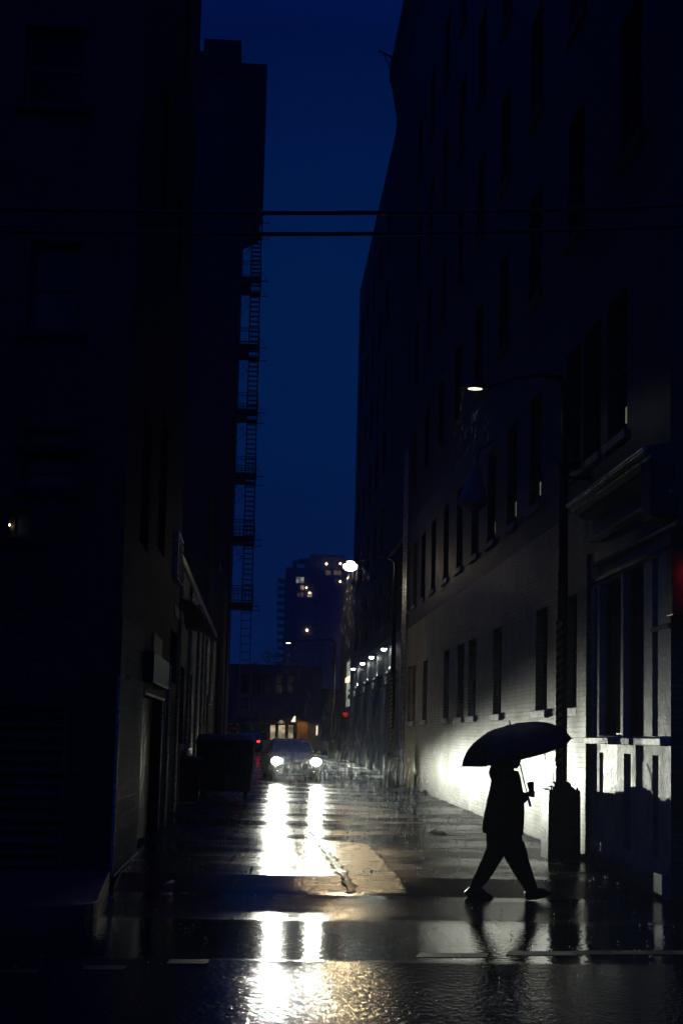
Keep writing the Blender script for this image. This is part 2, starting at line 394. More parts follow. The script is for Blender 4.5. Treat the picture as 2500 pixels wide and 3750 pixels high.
M = dict(
    asphalt=asphalt('wet_asphalt'), concrete=wet_concrete('wet_concrete', worn=True),
    water=plain('standing_water', (.012, .012, .013), .2, scale=14, bmp=.006, spec=.6),
    slab=wet_concrete('wet_slab', (.09, .09, .085)),
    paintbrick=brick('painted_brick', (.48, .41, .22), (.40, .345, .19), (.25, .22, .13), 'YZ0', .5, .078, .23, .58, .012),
    dimpaint=brick('dimmed_painted_brick', (.085, .085, .08), (.065, .065, .06), (.05, .05, .048), 'YZ0', .55, .078, .23, .5, .008),  # darkness of the wall above the headlight beam put into the colour
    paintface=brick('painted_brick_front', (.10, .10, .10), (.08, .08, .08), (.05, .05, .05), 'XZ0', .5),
    darkbrick=brick('dark_brick', (.07, .055, .05), (.05, .042, .04), (.035, .032, .03), 'XZ0', .45),
    darkside=brick('dark_brick_side', (.06, .058, .056), (.045, .043, .042), (.03, .029, .028), 'YZ0', .65, spec=.15),
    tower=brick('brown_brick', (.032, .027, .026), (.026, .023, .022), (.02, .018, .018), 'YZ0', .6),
    escapewall=brick('plum_brick', (.085, .06, .075), (.07, .05, .065), (.05, .04, .05), 'XZ0', .6),
    stucco=plain('grey_render', (.16, .16, .16), .6, scale=3),
    palerender=plain('pale_render', (.42, .41, .36), .5, var=.3, scale=2.5, bmp=.01),
    stone=plain('pale_stone', (.5, .47, .38), .5, scale=8, bmp=.008),
    trim=plain('dark_trim', (.03, .032, .036), .35, scale=8),
    cornice=plain('painted_cornice', (.045, .07, .08), .38, .3, scale=5, bmp=.001),
    steel=plain('wet_steel', (.25, .26, .27), .22, .9, scale=8, bmp=.001),
    galv=plain('galvanised_steel', (.45, .46, .46), .3, .7, scale=8, bmp=.001),
    iron=plain('black_iron', (.012, .012, .014), .45, .3, scale=9),
    polemetal=plain('dark_painted_pole', (.016, .017, .02), .3, .2, scale=9, bmp=.001),
    glass=plain('dark_glass', (.008, .009, .012), .12, 0, scale=2, bmp=0),
    blind=plain('drawn_blind', (.06, .07, .075), .3, scale=2, bmp=.001),
    wood=plain('creosoted_wood', (.035, .028, .022), .7, scale=12, bmp=.01),
    dumpster=plain('dumpster_blue', (.015, .018, .04), .4, .2, scale=4, bmp=.004),
    lid=plain('black_plastic', (.012, .012, .013), .45, scale=7),
    rubber=plain('tyre_rubber', (.012, .012, .012), .7, scale=10),
    carpaint=plain('silver_car_paint', (.16, .165, .17), .3, .5, var=.08, scale=12, bmp=0, coat=.6),
    darkcar=plain('dark_car_paint', (.02, .02, .025), .3, .3, var=.1, bmp=0, coat=.5),
    carglass=plain('windscreen_glass', (.006, .008, .012), .05, bmp=0, var=.1),
    chrome=plain('chrome', (.6, .6, .6), .12, 1, var=.05, bmp=0),
    plate=plain('plate_white', (.7, .7, .68), .4, var=.1),
    coat=plain('black_coat_cloth', (.012, .012, .014), .85, scale=20, bmp=.004, spec=.2),
    denim=plain('dark_trouser_cloth', (.010, .011, .016), .85, scale=25, bmp=.004, spec=.2),
    leather=plain('black_leather', (.010, .010, .010), .5, scale=20),
    skin=plain('skin', (.30, .19, .14), .5, var=.1, scale=20, bmp=.001),
    hair=plain('dark_hair', (.012, .010, .009), .6, scale=40, bmp=.01),
    eye=plain('eye_white', (.6, .6, .58), .2, var=.05, bmp=0),
    nylon=plain('black_umbrella_nylon', (.016, .015, .017), .62, scale=12, bmp=.003),
    paper=plain('soaked_paper', (.62, .60, .52), .35, scale=15, bmp=.01),
    brownpaper=plain('brown_card', (.20, .13, .08), .5, scale=15, bmp=.01),
    cup=plain('dark_paper_cup', (.03, .025, .022), .5, scale=12),
    cable=plain('cable_sheath', (.06, .045, .02), .5, scale=8),
    stripe=striped('spiral_stripe'),
    redpaint=plain('red_sign_paint', (.35, .02, .02), .4, scale=10, bmp=0),
    whitepaint=plain('white_sign_paint', (.5, .42, .40), .4, scale=10, bmp=0),
    yellowplate=plain('yellowed_plate', (.66, .52, .13), .5, scale=9, bmp=.001),
    lane=plain('worn_lane_paint', (.032, .023, .017), .6, scale=20, var=.6, bmp=.002),
    foliage=plain('night_foliage', (.03, .05, .03), .7, scale=1),
    towerconc=plain('far_concrete', (.05, .055, .065), .7, scale=.1, bmp=0),
    orange=plain('ochre_wall', (.45, .25, .09), .7, scale=1.5),
    rain=rainmat('rain_water', .17), lamprain=rainmat('lamp_rain_water', .6), splash=rainmat('splash_water', .95),
    lamp=emit('headlamp_glow', (1, .95, .80), 90), streetcool=emit('street_lamp_glow', (1, .86, .55), 4),
    streetwarm=emit('warm_street_lamp_glow', (1, .82, .55), 22), wallcool=emit('wall_lamp_glow', (.92, 1, .92), 30),
    farwarm=emit('far_bulb_glow', (1, .72, .38), 9), farwhite=emit('far_white_glow', (1, .98, .9), 9),
    tail=emit('tail_lamp_glow', (1, .03, .015), 5), neon=emit('red_neon_glow', (1, .04, .04), .4), redneon=emit('red_tube_glow', (1, .05, .03), .7),
    shopwin=emit_window('lit_shop_window', (1, .83, .5), .55, 1.0), shopbright=emit('lit_shop_sign', (1, .88, .62), 1.2),
    coolwin=emit_window('lit_cool_window', (.80, .9, .78), .55, 1.4), flatwin=emit_window('lit_flat_window', (1, .7, .36), .8, .5),
    sliver=emit('reveal_glint_glow', (.75, .68, .5), .16),
    flatcool=emit_window('lit_pale_window', (.75, .8, .7), .45, .6),
)

def vol(name, density, c, aniso):
    m = bpy.data.materials.new(name); m.use_nodes = True; t = m.node_tree; t.nodes.clear()
    o = t.nodes.new('ShaderNodeOutputMaterial'); v = t.nodes.new('ShaderNodeVolumePrincipled')
    v.inputs['Density'].default_value = density; v.inputs['Color'].default_value = (*c, 1); v.inputs['Anisotropy'].default_value = aniso
    t.links.new(v.outputs[0], o.inputs['Volume']); return m

# ================================================================== the ground
def ground():
    mb = MB()
    ys = [-60, -20, 0, 1.2, 6, 9.8, 11, 13.4, 15.4, 15.7, 16.0, 16.3, 16.6] + [17 + 3*k for k in range(21)] + [80, 80.5, 120, 300, 1500]
    xs = [-900, -200, -40, -10, -4, -1.8, 0, 2, 4, 5.2, 8, 20, 60, 300, 900]
    ys = sorted(set(ys))
    vv = [[mb.bm.verts.new((x, y, gz(x, y))) for x in xs] for y in ys]
    for j in range(len(ys)-1):
        for i in range(len(xs)-1):
            mb.bm.faces.new((vv[j][i], vv[j][i+1], vv[j+1][i+1], vv[j+1][i]))
    return kind(build('ground', mb, M['asphalt'], smooth=False), 'structure')
ground()

def joint():
    # broken, water filled joint running up the patch
    mb = MB(); rnd = random.Random(3)
    y = 15.6
    while y < 24:
        x = 1.16 - .02 * (y - 15.6) + rnd.uniform(-.03, .03); w = rnd.uniform(.025, .075) * (1.2 if y < 19 else .8)
        n = 7; dy = rnd.uniform(.06, .14)
        ring = []
        for k in range(n):
            a = 2*pi*k/n; r = rnd.uniform(.6, 1.2)
            ring.append((x + w*r*cos(a), y + dy*1.6*r*sin(a), 0))
        top = rnd.uniform(.000, .006)
        b0 = [mb.bm.verts.new((p[0], p[1], gz(p[0], p[1]) + .004)) for p in ring]
        b1 = [mb.bm.verts.new((x + (p[0]-x)*.75, y + (p[1]-y)*.75, gz(p[0], p[1]) + .010 + top)) for p in ring]
        mb._rings([b0, b1], cap=False); mb.bm.faces.new(b1)
        y += rnd.uniform(.05, .12)
    return kind(build('broken_joint', mb, M['water']), 'structure')
joint()

def pavement(name, poly, h):
    mb = MB(); mb.prism([(x, y, -.02) for x, y in poly], (0, 0, h + .02), .012)
    return kind(build(name, mb, M['slab']), 'structure')
pts = [(-1.75, 15.86)] + [(-1.55 - .5 * (1 - cos(a)) , 13.1 - .5 * sin(a)) for a in (0, .3, .6, .9, 1.2, 1.5)] + [(-2.6, 12.45), (-16, 11.4), (-16, 15.86)]
pavement('pavement', pts[::-1], .19)
pavement('pavement', [(5.3, 15.33), (5.3, 13.9), (5.6, 13.3), (6.2, 13.05), (16, 13.4), (16, 15.33)][::-1], .10)

def lane_dashes():
    mb = MB()
    spec = [(65, 3558, 150), (378, 3545, 155), (685, 3523, 150), (1650, 3500, 260), (1980, 3493, 260), (2300, 3490, 420)]
    for px, py, w in spec:
        a, b = G(px - w/2, py + 7), G(px + w/2, py + 7); c, d = G(px + w/2 + 8, py - 8), G(px - w/2 + 14, py - 8)
        mb.face([(p.x, p.y, gz(p.x, p.y) + .004) for p in (a, b, c, d)])
    return kind(build('lane_marking', mb, M['lane']), 'structure')
lane_dashes()

# ================================================================== buildings
def wall_x(mb, X, y0, y1, z0, z1, holes, depth):
    """wall in the plane x = X; holes (ya, yb, za, zb) are recessed by depth (signed, in x) with their jambs"""
    us = sorted({y0, y1, *[h[0] for h in holes], *[h[1] for h in holes]}); vsx = sorted({z0, z1, *[h[2] for h in holes], *[h[3] for h in holes]})
    us = [u for u in us if y0 <= u <= y1]; vsx = [v for v in vsx if z0 <= v <= z1]
    for u0, u1 in zip(us, us[1:]):
        for v0, v1 in zip(vsx, vsx[1:]):
            uc, vc = (u0+u1)/2, (v0+v1)/2
            if any(h[0] < uc < h[1] and h[2] < vc < h[3] for h in holes): continue
            mb.face([(X, u0, v0), (X, u1, v0), (X, u1, v1), (X, u0, v1)])
    for a, b, c, d in holes:
        D = X + depth
        mb.face([(X, a, c), (D, a, c), (D, a, d), (X, a, d)]); mb.face([(X, b, c), (D, b, c), (D, b, d), (X, b, d)])
        mb.face([(X, a, c), (D, a, c), (D, b, c), (X, b, c)]); mb.face([(X, a, d), (D, a, d), (D, b, d), (X, b, d)])
        mb.face([(D, a, c), (D, b, c), (D, b, d), (D, a, d)])
def wall_y(mb, Y, x0, x1, z0, z1, holes, depth):
    tmp = MB(); wall_x(tmp, Y, x0, x1, z0, z1, holes, depth)
    for v in tmp.bm.verts: v.co = Vector((v.co.y, v.co.x, v.co.z))
    mb.join(tmp)

def window_x(parent, X, ya, yb, za, zb, depth, glass='glass', sill=True, frame='trim', bar=True, fw=.05, sillm='stone'):
    """window set in a recess of an x-plane wall; s is the outward sign"""
    s = -1 if depth > 0 else 1
    D = X + depth + s * .012
    mb = MB()
    for a, b, c, d in ((ya, ya+fw, za, zb), (yb-fw, yb, za, zb), (ya+fw, yb-fw, za, za+fw), (ya+fw, yb-fw, zb-fw, zb)):
        mb.box((D, a + .002, c + .002), (D + s*.05, b - .002, d - .002))
    if bar: mb.box((D, ya+fw, (za+zb)/2 - .025), (D + s*.045, yb-fw, (za+zb)/2 + .025))
    f = build('window', mb, M[frame], parent)
    g = MB(); g.box((D + s*.004, ya+fw*.7, za+fw*.7), (D + s*.014, yb-fw*.7, zb-fw*.7)); build('pane', g, M[glass], f)
    if sill:
        q = MB(); q.box((X + depth*.6, ya - .09, za - .14), (X + s*.07, yb + .09, za - .004), .012); build('sill', q, M[sillm], f)
    return f
def window_y(parent, Y, xa, xb, za, zb, depth, glass='glass', sill=True, fw=.06, bars=(.5,)):
    D = Y + depth - .012
    mb = MB()
    for a, b, c, d in ((xa, xa+fw, za, zb), (xb-fw, xb, za, zb), (xa+fw, xb-fw, za, za+fw), (xa+fw, xb-fw, zb-fw, zb)):
        mb.box((a+.002, D, c+.002), (b-.002, D - .05, d-.002))
    for k in bars: mb.box((xa+fw, D, za + (zb-za)*k - .025), (xb-fw, D - .045, za + (zb-za)*k + .025))
    f = build('window', mb, M['trim'], parent)
    g = MB(); g.box((xa+fw*.7, D-.004, za+fw*.7), (xb-fw*.7, D-.014, zb-fw*.7)); build('pane', g, M[glass], f)
    if sill:
        q = MB(); q.box((xa-.1, Y + depth*.6, za-.12), (xb+.1, Y-.06, za-.004), .012); build('sill', q, M['tower'], f)
    return f

# ---- the painted brick building on the right
XR = 5.0; YF = 15.4; YB = 45.8
def right_building():
    b = thing('brick_building', 'pale painted brick building on the right, lit at its foot by the car', 'building', (XR, YF, 0))
    holes = []; wins = []
    near = [1501, 1517, 1560, 1640, 1694, 1738, 1832, 2000, 2118]
    w = [.9, .9, 1.0, 1.0, 1.05, 1.05, .95, .95, .95]
    for px, ww in zip(near, w):
        y = YW(px, XR); wins.append((y, y + ww, 2.42, 4.25, True))
    for k, px in enumerate([1813, 1889, 1978, 2120, 2195, 2293]):
        y = YW(px, XR, 1900); wins.append((y, y + 1.0, 6.25, 8.35, True))
    for y in (29.6, 32.0, 34.4, 37.0, 39.4, 41.6, 43.6): wins.append((y, y + 1.0, 6.25, 8.35, True))
    for z in (10.3, 14.0, 17.7, 21.4):
        for k in range(9): wins.append((16.6 + k*3.2, 17.7 + k*3.2, z, z + 2.1, False))
    # shop front openings
    sf = []
    for x0, x1, top in ((2172, 2183, 4.2), (2191, 2270, 4.22), (2279, 2354, 4.25), (2386, 2407, 4.25)):
        ya, yb = YW(x1, XR), YW(x0, XR); sf.append((ya, yb, 1.97, top))
    slots = []
    for x0, x1 in ((2172, 2183), (2193, 2207), (2282, 2308), (2387, 2409)):
        ya, yb = YW(x1, XR, 2850), YW(x0, XR, 2850); slots.append((ya, yb, .42, 1.73))
    holes = [h[:4] for h in wins] + sf + slots
    ysplit = 19.3
    mb = MB()
    # one continuous wall sheet, recesses included (the shop front below is plain render)
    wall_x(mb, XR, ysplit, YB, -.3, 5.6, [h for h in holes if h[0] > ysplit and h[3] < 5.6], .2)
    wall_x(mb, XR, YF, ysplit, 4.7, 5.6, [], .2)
    mb3 = MB(); wall_x(mb3, XR, YF, YB, 5.6, 9.2, [h for h in holes if 5.7 < h[3] < 9], .2); build('middle_wall', mb3, M['dimpaint'], b)
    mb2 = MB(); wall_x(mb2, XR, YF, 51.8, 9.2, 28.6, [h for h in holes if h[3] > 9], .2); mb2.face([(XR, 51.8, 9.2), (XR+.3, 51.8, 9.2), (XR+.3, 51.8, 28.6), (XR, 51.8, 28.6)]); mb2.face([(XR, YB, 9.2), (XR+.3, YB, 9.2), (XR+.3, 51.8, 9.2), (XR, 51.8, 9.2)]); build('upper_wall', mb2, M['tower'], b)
    mb.face([(XR, YB, -.3), (26, YB, -.3), (26, YB, 28.5), (XR, YB, 28.5)])
    mb.face([(XR, YF, 28.5), (26, YF, 28.5), (26, YB, 28.5), (XR, YB, 28.5)])
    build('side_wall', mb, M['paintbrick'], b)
    mb = MB(); wall_x(mb, XR, YF, ysplit, -.3, 4.7, sf + slots, .16); build('shop_front', mb, M['palerender'], b)
    mb = MB(); wall_y(mb, YF, XR, 26, -.3, 28.5, [(6.0, 8.4, .6, 3.9), (9.0, 11.4, .6, 3.9), (5.9, 7.0, 6.3, 8.4), (8.4, 9.5, 6.3, 8.4)], .2)
    build('front_wall', mb, M['paintface'], b)
    for (xa, xb, za, zb) in ((6.0, 8.4, .6, 3.9), (5.9, 7.0, 6.3, 8.4)): window_y(b, YF, xa, xb, za, zb, .2)
    for (ya, yb, za, zb, big) in wins:
        if ya > 15.5: window_x(b, XR, ya, yb, za, zb, .2, sill=True, sillm='stone' if zb < 5 else 'tower' if zb > 9 else 'stucco')
    for (ya, yb, za, zb) in sf:
        if yb - ya > .5: window_x(b, XR, ya, yb, za, zb, .16, sill=False, bar=False, fw=.045)
        else:
            g = MB(); g.box((XR+.14, ya+.01, za+.01), (XR+.15, yb-.01, zb-.01)); build('pane', g, M['glass'], b)
    mb = MB()
    for (ya, yb, za, zb) in slots: mb.box((XR+.145, ya+.004, za+.004), (XR+.152, yb-.004, zb-.004))
    build('panel_slots', mb, M['trim'], b)
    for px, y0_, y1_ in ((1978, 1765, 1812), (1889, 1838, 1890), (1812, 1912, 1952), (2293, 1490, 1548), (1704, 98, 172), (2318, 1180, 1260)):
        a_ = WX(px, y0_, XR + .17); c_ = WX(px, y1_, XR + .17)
        g = MB(); g.box((XR + .165, c_.y - .02, c_.z), (XR + .175, c_.y + .05, a_.z)); build('reveal_glint', g, M['sliver'], b)  # added glowing strips standing for light caught on the window reveals
    # transom line, counter ledge, pilasters and plinth of the shop front
    mb = MB()
    mb.box((XR-.13, 15.42, 1.85), (XR+.004, YW(2352, XR), 1.945), .01)
    mb.box((XR-.11, YW(2330, XR), 1.85), (XR+.004, YW(2163, XR), 1.945), .01)
    build('ledge', mb, M['stone'], b)
    mb = MB()
    mb.box((XR-.02, 15.43, 3.3), (XR+.01, YW(2385, XR), 3.36)); mb.box((XR-.03, 15.43, 4.28), (XR+.01, 19.25, 4.34))
    build('transom', mb, M['cornice'], b)
    mb = MB()
    mb.box((XR-.07, YW(2160, XR), -.2), (XR+.005, YW(2124, XR), 4.75), .01); build('pilaster', mb, M['paintbrick'], b)
    mb = MB(); mb.box((XR-.05, YB-.35, -.2), (XR+.004, YB-.02, 5.6)); build('pilaster', mb, M['paintbrick'], b)
    mb = MB(); mb.box((XR-.10, 15.43, -.2), (XR+.004, 19.0, .30), .012); build('plinth', mb, M['stucco'], b)
    # projecting cornice above the shop front, stepped mouldings
    prof = [(XR+dx_, z_) for dx_, z_ in [(.02, 4.50), (-.09, 4.50), (-.09, 4.55), (-.05, 4.57), (-.05, 4.86), (-.15, 4.88), (-.15, 4.93), (-.09, 4.95), (-.09, 5.20), (-.30, 5.24), (-.30, 5.29), (-.40, 5.32), (-.40, 5.37), (-.47, 5.39), (-.47, 5.45), (.02, 5.55)]]
    mb = MB(); mb.prism([(x, 14.95, z) for x, z in prof], (0, 18.85-14.95, 0)); build('cornice', mb, M['cornice'], b)
    for dx_, z_, r_ in ((-.47, 5.42, .028), (-.40, 5.345, .018), (-.15, 4.905, .022), (-.09, 4.525, .020)):
        mb = MB(); mb.tube([(XR+dx_, 14.94, z_), (XR+dx_, 18.86, z_)], r_, 8); build('glint_bead', mb, M['galv'], b, True)  # metal beads added along the edges to catch sky light as bright lines
    mb = MB(); mb.box((XR-.38, 14.97, 4.60), (12, YF-.004, 5.46), .03); build('fascia', mb, M['trim'], b)
    # main roof cornice with its end bracket
    prof = [(XR+.02, 28.0), (XR-.04, 28.2), (XR-.26, 29.5), (XR-.34, 29.6), (XR-.34, 30.1), (XR+.3, 30.1), (XR+.3, 28.0)]
    mb = MB(); mb.prism([(x, YF, z) for x, z in prof], (0, 51.75-YF, 0)); build('roof_cornice', mb, M['tower'], b)
    # downpipes at the far end
    mb = MB()
    for y, r in ((44.6, .06), (43.9, .05)):
        mb.tube([(XR-.09, y, .15), (XR-.09, y, 12)], r, 8)
    for z in (1.2, 4, 7): mb.box((XR-.16, 44.5, z), (XR, 44.7, z+.05))
    build('downpipe', mb, M['galv'], b, True)
    mb = MB(); mb.tube([(XR-.3, 51.6, 30.6), (XR-.85, 51.6, 30.85)], .04, 6); mb.tube([(XR-.3, 51.6, 30.0), (XR-.6, 51.6, 30.7)], .025, 6); mb.tube([(XR-.3, 51.6, 30.0), (XR-.3, 51.6, 30.7)], .03, 6)
    build('roof_bracket', mb, M['iron'], b)
    return b
right_building()

# ---- dark tower behind it
XT = 5.15
def tower():
    b = thing('office_tower', 'tall dark brick tower beyond the painted building, four lamps low on its wall', 'building', (XT, 46.0, 0))
    mb = MB(); hs = []
    for z in [6.6 + 3.4*k for k in range(6)]:
        for k in range(7): hs.append((47.6 + k*3.7, 49.2 + k*3.7, z, z + 2))
    door = (48.6, 49.9, .2, 3.7)
    YE, ZE = 73.6, 28.2
    wall_x(mb, XT, 45.85, YE, 5.9, ZE, hs, .15)
    lw = MB(); wall_x(lw, XT, 45.85, YE, -.3, 5.9, [door], .15); build('lower_wall', lw, M['stucco'], b)
    mb.face([(XT, YE, -.3), (28, YE, -.3), (28, YE, ZE), (XT, YE, ZE)]); mb.face([(XT, 45.85, ZE), (28, 45.85, ZE), (28, YE, ZE), (XT, YE, ZE)])
    build('wall', mb, M['tower'], b)
    for k, h in enumerate(hs): window_x(b, XT, *h, .15, sill=False, bar=True)
    mb = MB(); mb.box((XT+.10, door[0]+.01, .25), (XT+.14, door[1]-.01, 3.69)); build('door', mb, M['trim'], b)
    mb = MB(); mb.box((XT-.12, 45.9, 4.42), (XT+.004, 73.5, 4.52)); mb.box((XT-.16, 45.9, 3.98), (XT+.004, 73.5, 4.22), .01)
    build('ledge', mb, M['trim'], b)
    # lower back wing running on to the end of the alley
    mb = MB(); wall_x(mb, XT, YE, 84, -.3, 11, [(74.2, 79.5, 3.6, 6.4)], .2); mb.face([(XT, 84, -.3), (28, 84, -.3), (28, 84, 11), (XT, 84, 11)]); mb.face([(XT, YE, 11), (28, YE, 11), (28, 84, 11), (XT, 84, 11)])
    build('back_wing', mb, M['tower'], b)
    g = MB(); g.box((XT+.15, 74.22, 3.62), (XT+.19, 79.48, 6.38)); build('window', g, M['coolwin'], b)
    g = MB(); g.box((XT+.06, 74.22, 5.15), (XT+.12, 79.48, 5.45)); build('window_lamp', g, M['shopbright'], b)
    g = MB(); g.box((XT-.06, 50.2, 5.0), (XT-.004, 50.4, 5.2)); build('junction_box', g, M['iron'], b)
    return b
tower()

def spot(name, loc, target, power, size, blend, c, radius, parent):
    d = bpy.data.lights.new(name, 'SPOT'); d.energy = power; d.spot_size = rad(size); d.spot_blend = blend; d.color = c; d.shadow_soft_size = radius
    o = bpy.data.objects.new(name, d); COL.objects.link(o); o.location = loc
    o.rotation_euler = (Vector(target) - Vector(loc)).to_track_quat('-Z', 'Y').to_euler()
    if parent: adopt(o, parent)
    return o

def wall_lamps():
    spec = [((1405, 2375), 'nearest'), ((1360, 2405), 'second'), ((1327, 2428), 'third'), ((1293, 2448), 'farthest')]
    lab = ['lit wall lamp above the ledge, nearest of the four', 'lit wall lamp above the ledge, second nearest of the four',
           'lit wall lamp above the ledge, second farthest of the four', 'lit wall lamp above the ledge, farthest of the four']
    for (px, py), l in zip([s[0] for s in spec], lab):
        q = WX(px, py, XT - .25)
        t = thing('wall_lamp', l, 'wall lamp', (XT, q.y, q.z), 'wall lamps on the dark tower')
        mb = MB(); mb.tube([(XT-.002, q.y, q.z+.06), (XT-.14, q.y, q.z+.12), (XT-.25, q.y, q.z+.09)], .02, 6); build('bracket', mb, M['iron'], t)
        mb = MB(); mb.lathe([(.03, .1), (.06, .085), (.11, .02), (.12, -.005)], (XT-.25, q.y, q.z), 12); build('lamp_shade', mb, M['iron'], t, True)
        mb = MB(); mb.ball((XT-.25, q.y, q.z-.02), (.11, .10, .085), 2); build('bulb', mb, M['wallcool'], t, True)
        spot('wall_lamp_light', (XT-.17, q.y, q.z-.10), (XT-.02, q.y, q.z-3), 12000, 26, .7, (.85, 1, .86), .03, t)
wall_lamps()

# ---- dark brick building on the left, facing the street
XL = -1.75; YL = 15.9; YLB = 26.8
def left_building():
    b = thing('corner_building', 'dark brick building filling the left edge, with a ribbed roller shutter at street level', 'building', (XL, YL, 0))
    def R(x0, y0, x1, y1):
        a, c = P(x0, y1, YL), P(x1, y0, YL); return (a.x, c.x, a.z, c.z)
    wins = [R(100, 890, 300, 1205), R(90, 1570, 285, 1625), R(80, 1665, 285, 1780), R(30, 1865, 120, 1965), R(85, 105, 325, 375), R(-420, 890, -220, 1205), R(-420, 1570, -215, 1780)]
    sh = R(-260, 2592, 236, 3188); sh = (sh[0], sh[1], .16, sh[3])
    mb = MB(); wall_y(mb, YL, -16, XL, -.3, 26, wins + [sh], .18); build('front_wall', mb, M['darkbrick'], b)
    for k, w in enumerate(wins): window_y(b, YL, *w, .18, glass='blind' if k in (0, 1, 2, 3) else 'glass', bars=() if k in (1, 3) else (.5,))
    # roller shutter: one corrugated curtain
    mb = MB(); n = 14; x0, x1, z0, z1 = sh; prof = []
    for k in range(n):
        za = z0 + (z1 - z0) * k / n; dz = (z1 - z0) / n
        prof += [(YL+.13, za), (YL+.07, za + dz*.35), (YL+.07, za + dz*.6), (YL+.13, za + dz*.95)]
    for (ya, za), (yb, zb) in zip(prof, prof[1:]): mb.face([(x0, ya, za), (x1, ya, za), (x1, yb, zb), (x0, yb, zb)])
    s = build('roller_shutter', mb, M['steelshut'], b)
    mb = MB(); mb.box((x0-.02, YL-.05, .11), (x1+.05, YL+.16, .155)); build('threshold', mb, M['steel'], s)
    mb = MB(); mb.box((x1+.0, YL-.025, .1), (x1+.07, YL+.02, z1)); build('guide_rail', mb, M['trim'], s)
    mb = MB(); mb.box((x0-.07, YL-.025, .1), (x0, YL+.02, z1)); build('guide_rail', mb, M['trim'], s)
    # little lit bulb in the small window
    q = P(34, 1922, YL + .05); mb = MB(); mb.ball((q.x, q.y, q.z), .018, 2); build('indicator_lamp', mb, M['farwarm'], b, True)
    # small square notice by the corner
    q = P(470, 2480, YL); mb = MB(); mb.box((q.x-.025, YL-.012, q.z-.03), (q.x+.025, YL-.003, q.z+.03)); build('notice', mb, M['yellowplate'], b)
    # alley side
    def A(x0, y0, x1, y1):
        a = WX(x0, (y0+y1)/2, XL); c = WX(x1, (y0+y1)/2, XL); m = (x0+x1)/2
        return (a.y, c.y, WX(m, y1, XL).z, WX(m, y0, XL).z)
    dy0, dy1 = YW(508, XL, 2850), YW(583, XL, 2850)
    door = (dy0, dy1, .12, WX(545, 2545, XL).z)
    sw = [A(520, 1500, 552, 2020), A(585, 1500, 612, 2040), A(622, 2310, 648, 2500), (22.6, 23.7, 10, 12), (19.0, 20.1, 10, 12), (19.0, 20.1, 14, 16), (22.6, 23.7, 14, 16)]
    sw = [s_ for s_ in sw if s_[0] < s_[1] and s_[1] < YLB]
    mb = MB(); wall_x(mb, XL, YL, YLB, -.3, 26, sw + [door], -.2)
    mb.face([(XL, YLB, -.3), (-16, YLB, -.3), (-16, YLB, 26), (XL, YLB, 26)]); mb.face([(XL, YL, 26), (-16, YL, 26), (-16, YLB, 26), (XL, YLB, 26)])
    build('side_wall', mb, M['darkside'], b)
    for s_ in sw: window_x(b, XL, *s_, -.2, sill=False)
    mb = MB(); mb.box((XL-.195, door[0]+.01, door[2]), (XL-.16, door[1]-.01, door[3]-.01)); d = build('door', mb, M['lid'], b)
    mb = MB(); mb.tube([(XL-.10, door[0]+.12, 1.05), (XL-.06, door[0]+.12, 1.05), (XL-.06, door[0]+.25, 1.05)], .012, 6); build('handle', mb, M['steel'], d)
    mb = MB()
    for y in (door[0]-.03, door[1]+.0): mb.box((XL-.02, y, .1), (XL+.022, y+.03, door[3]), .006)
    mb.box((XL-.02, door[0], door[3]-.02), (XL+.05, door[1], door[3]+.02), .006)
    build('door_frame', mb, M['galv'], b)
    # metal corner guard with rounded nose, tile panel beside the door
    mb = MB(); mb.tube([(XL+.012, YL+.012, .13), (XL+.012, YL+.012, 2.55)], .022, 10); build('corner_guard', mb, M['galv'], b, True)
    mb = MB(); mb.tube([(XL+.05, YW(597, XL, 2850), .12), (XL+.05, YW(597, XL, 2850), 3.1)], .035, 10)
    build('corner_guard', mb, M['galv'], b, True)
    mb = MB(); mb.box((XL-.01, YL+.05, .14), (XL+.016, door[0]-.04, 3.3), .004); build('tile_panel', mb, M['tile'], b)
    mb = MB(); mb.box((XL-.01, YL+.05, .105), (XL+.04, door[0]-.04, .135)); build('panel_skirting', mb, M['galv'], b)
    # hood box over the door, plate above, louvre and second plate
    h = A(524, 2398, 585, 2508); mb = MB(); mb.box((XL-.01, h[0], 2.60), (XL+.16, h[1]+.1, 3.06), .015); build('door_hood', mb, M['trim'], b)
    h = A(557, 2352, 588, 2400); mb = MB(); mb.box((XL-.004, h[0], 3.12), (XL+.03, h[1], 3.45)); build('wall_plate', mb, M['yellowplate'], b)
    h = A(638, 2222, 656, 2262); mb = MB(); mb.box((XL-.004, h[0], h[2]), (XL+.015, h[1], h[3])); build('wall_plate', mb, M['palerender'], b)
    h = A(636, 1965, 656, 2130)
    mb = MB(); n = 9
    for k in range(n):
        z = h[2] + (h[3]-h[2]) * (k + .5) / n
        mb.obox((XL+.03, (h[0]+h[1])/2, z), (.10, h[1]-h[0]-.06, .012), Matrix.Rotation(rad(35), 3, 'Y'))
    v = build('louvre_vent', mb, M['galv'], b)
    mb = MB(); mb.box((XL-.004, h[0], h[3]), (XL+.09, h[1], h[3]+.05)); mb.box((XL-.004, h[0], h[2]-.04), (XL+.09, h[1], h[2])); mb.box((XL-.004, h[1]-.04, h[2]), (XL+.085, h[1], h[3])); mb.box((XL-.004, h[0], h[2]), (XL+.085, h[0]+.04, h[3]))
    build('vent_frame', mb, M['galv'], v)
    return b
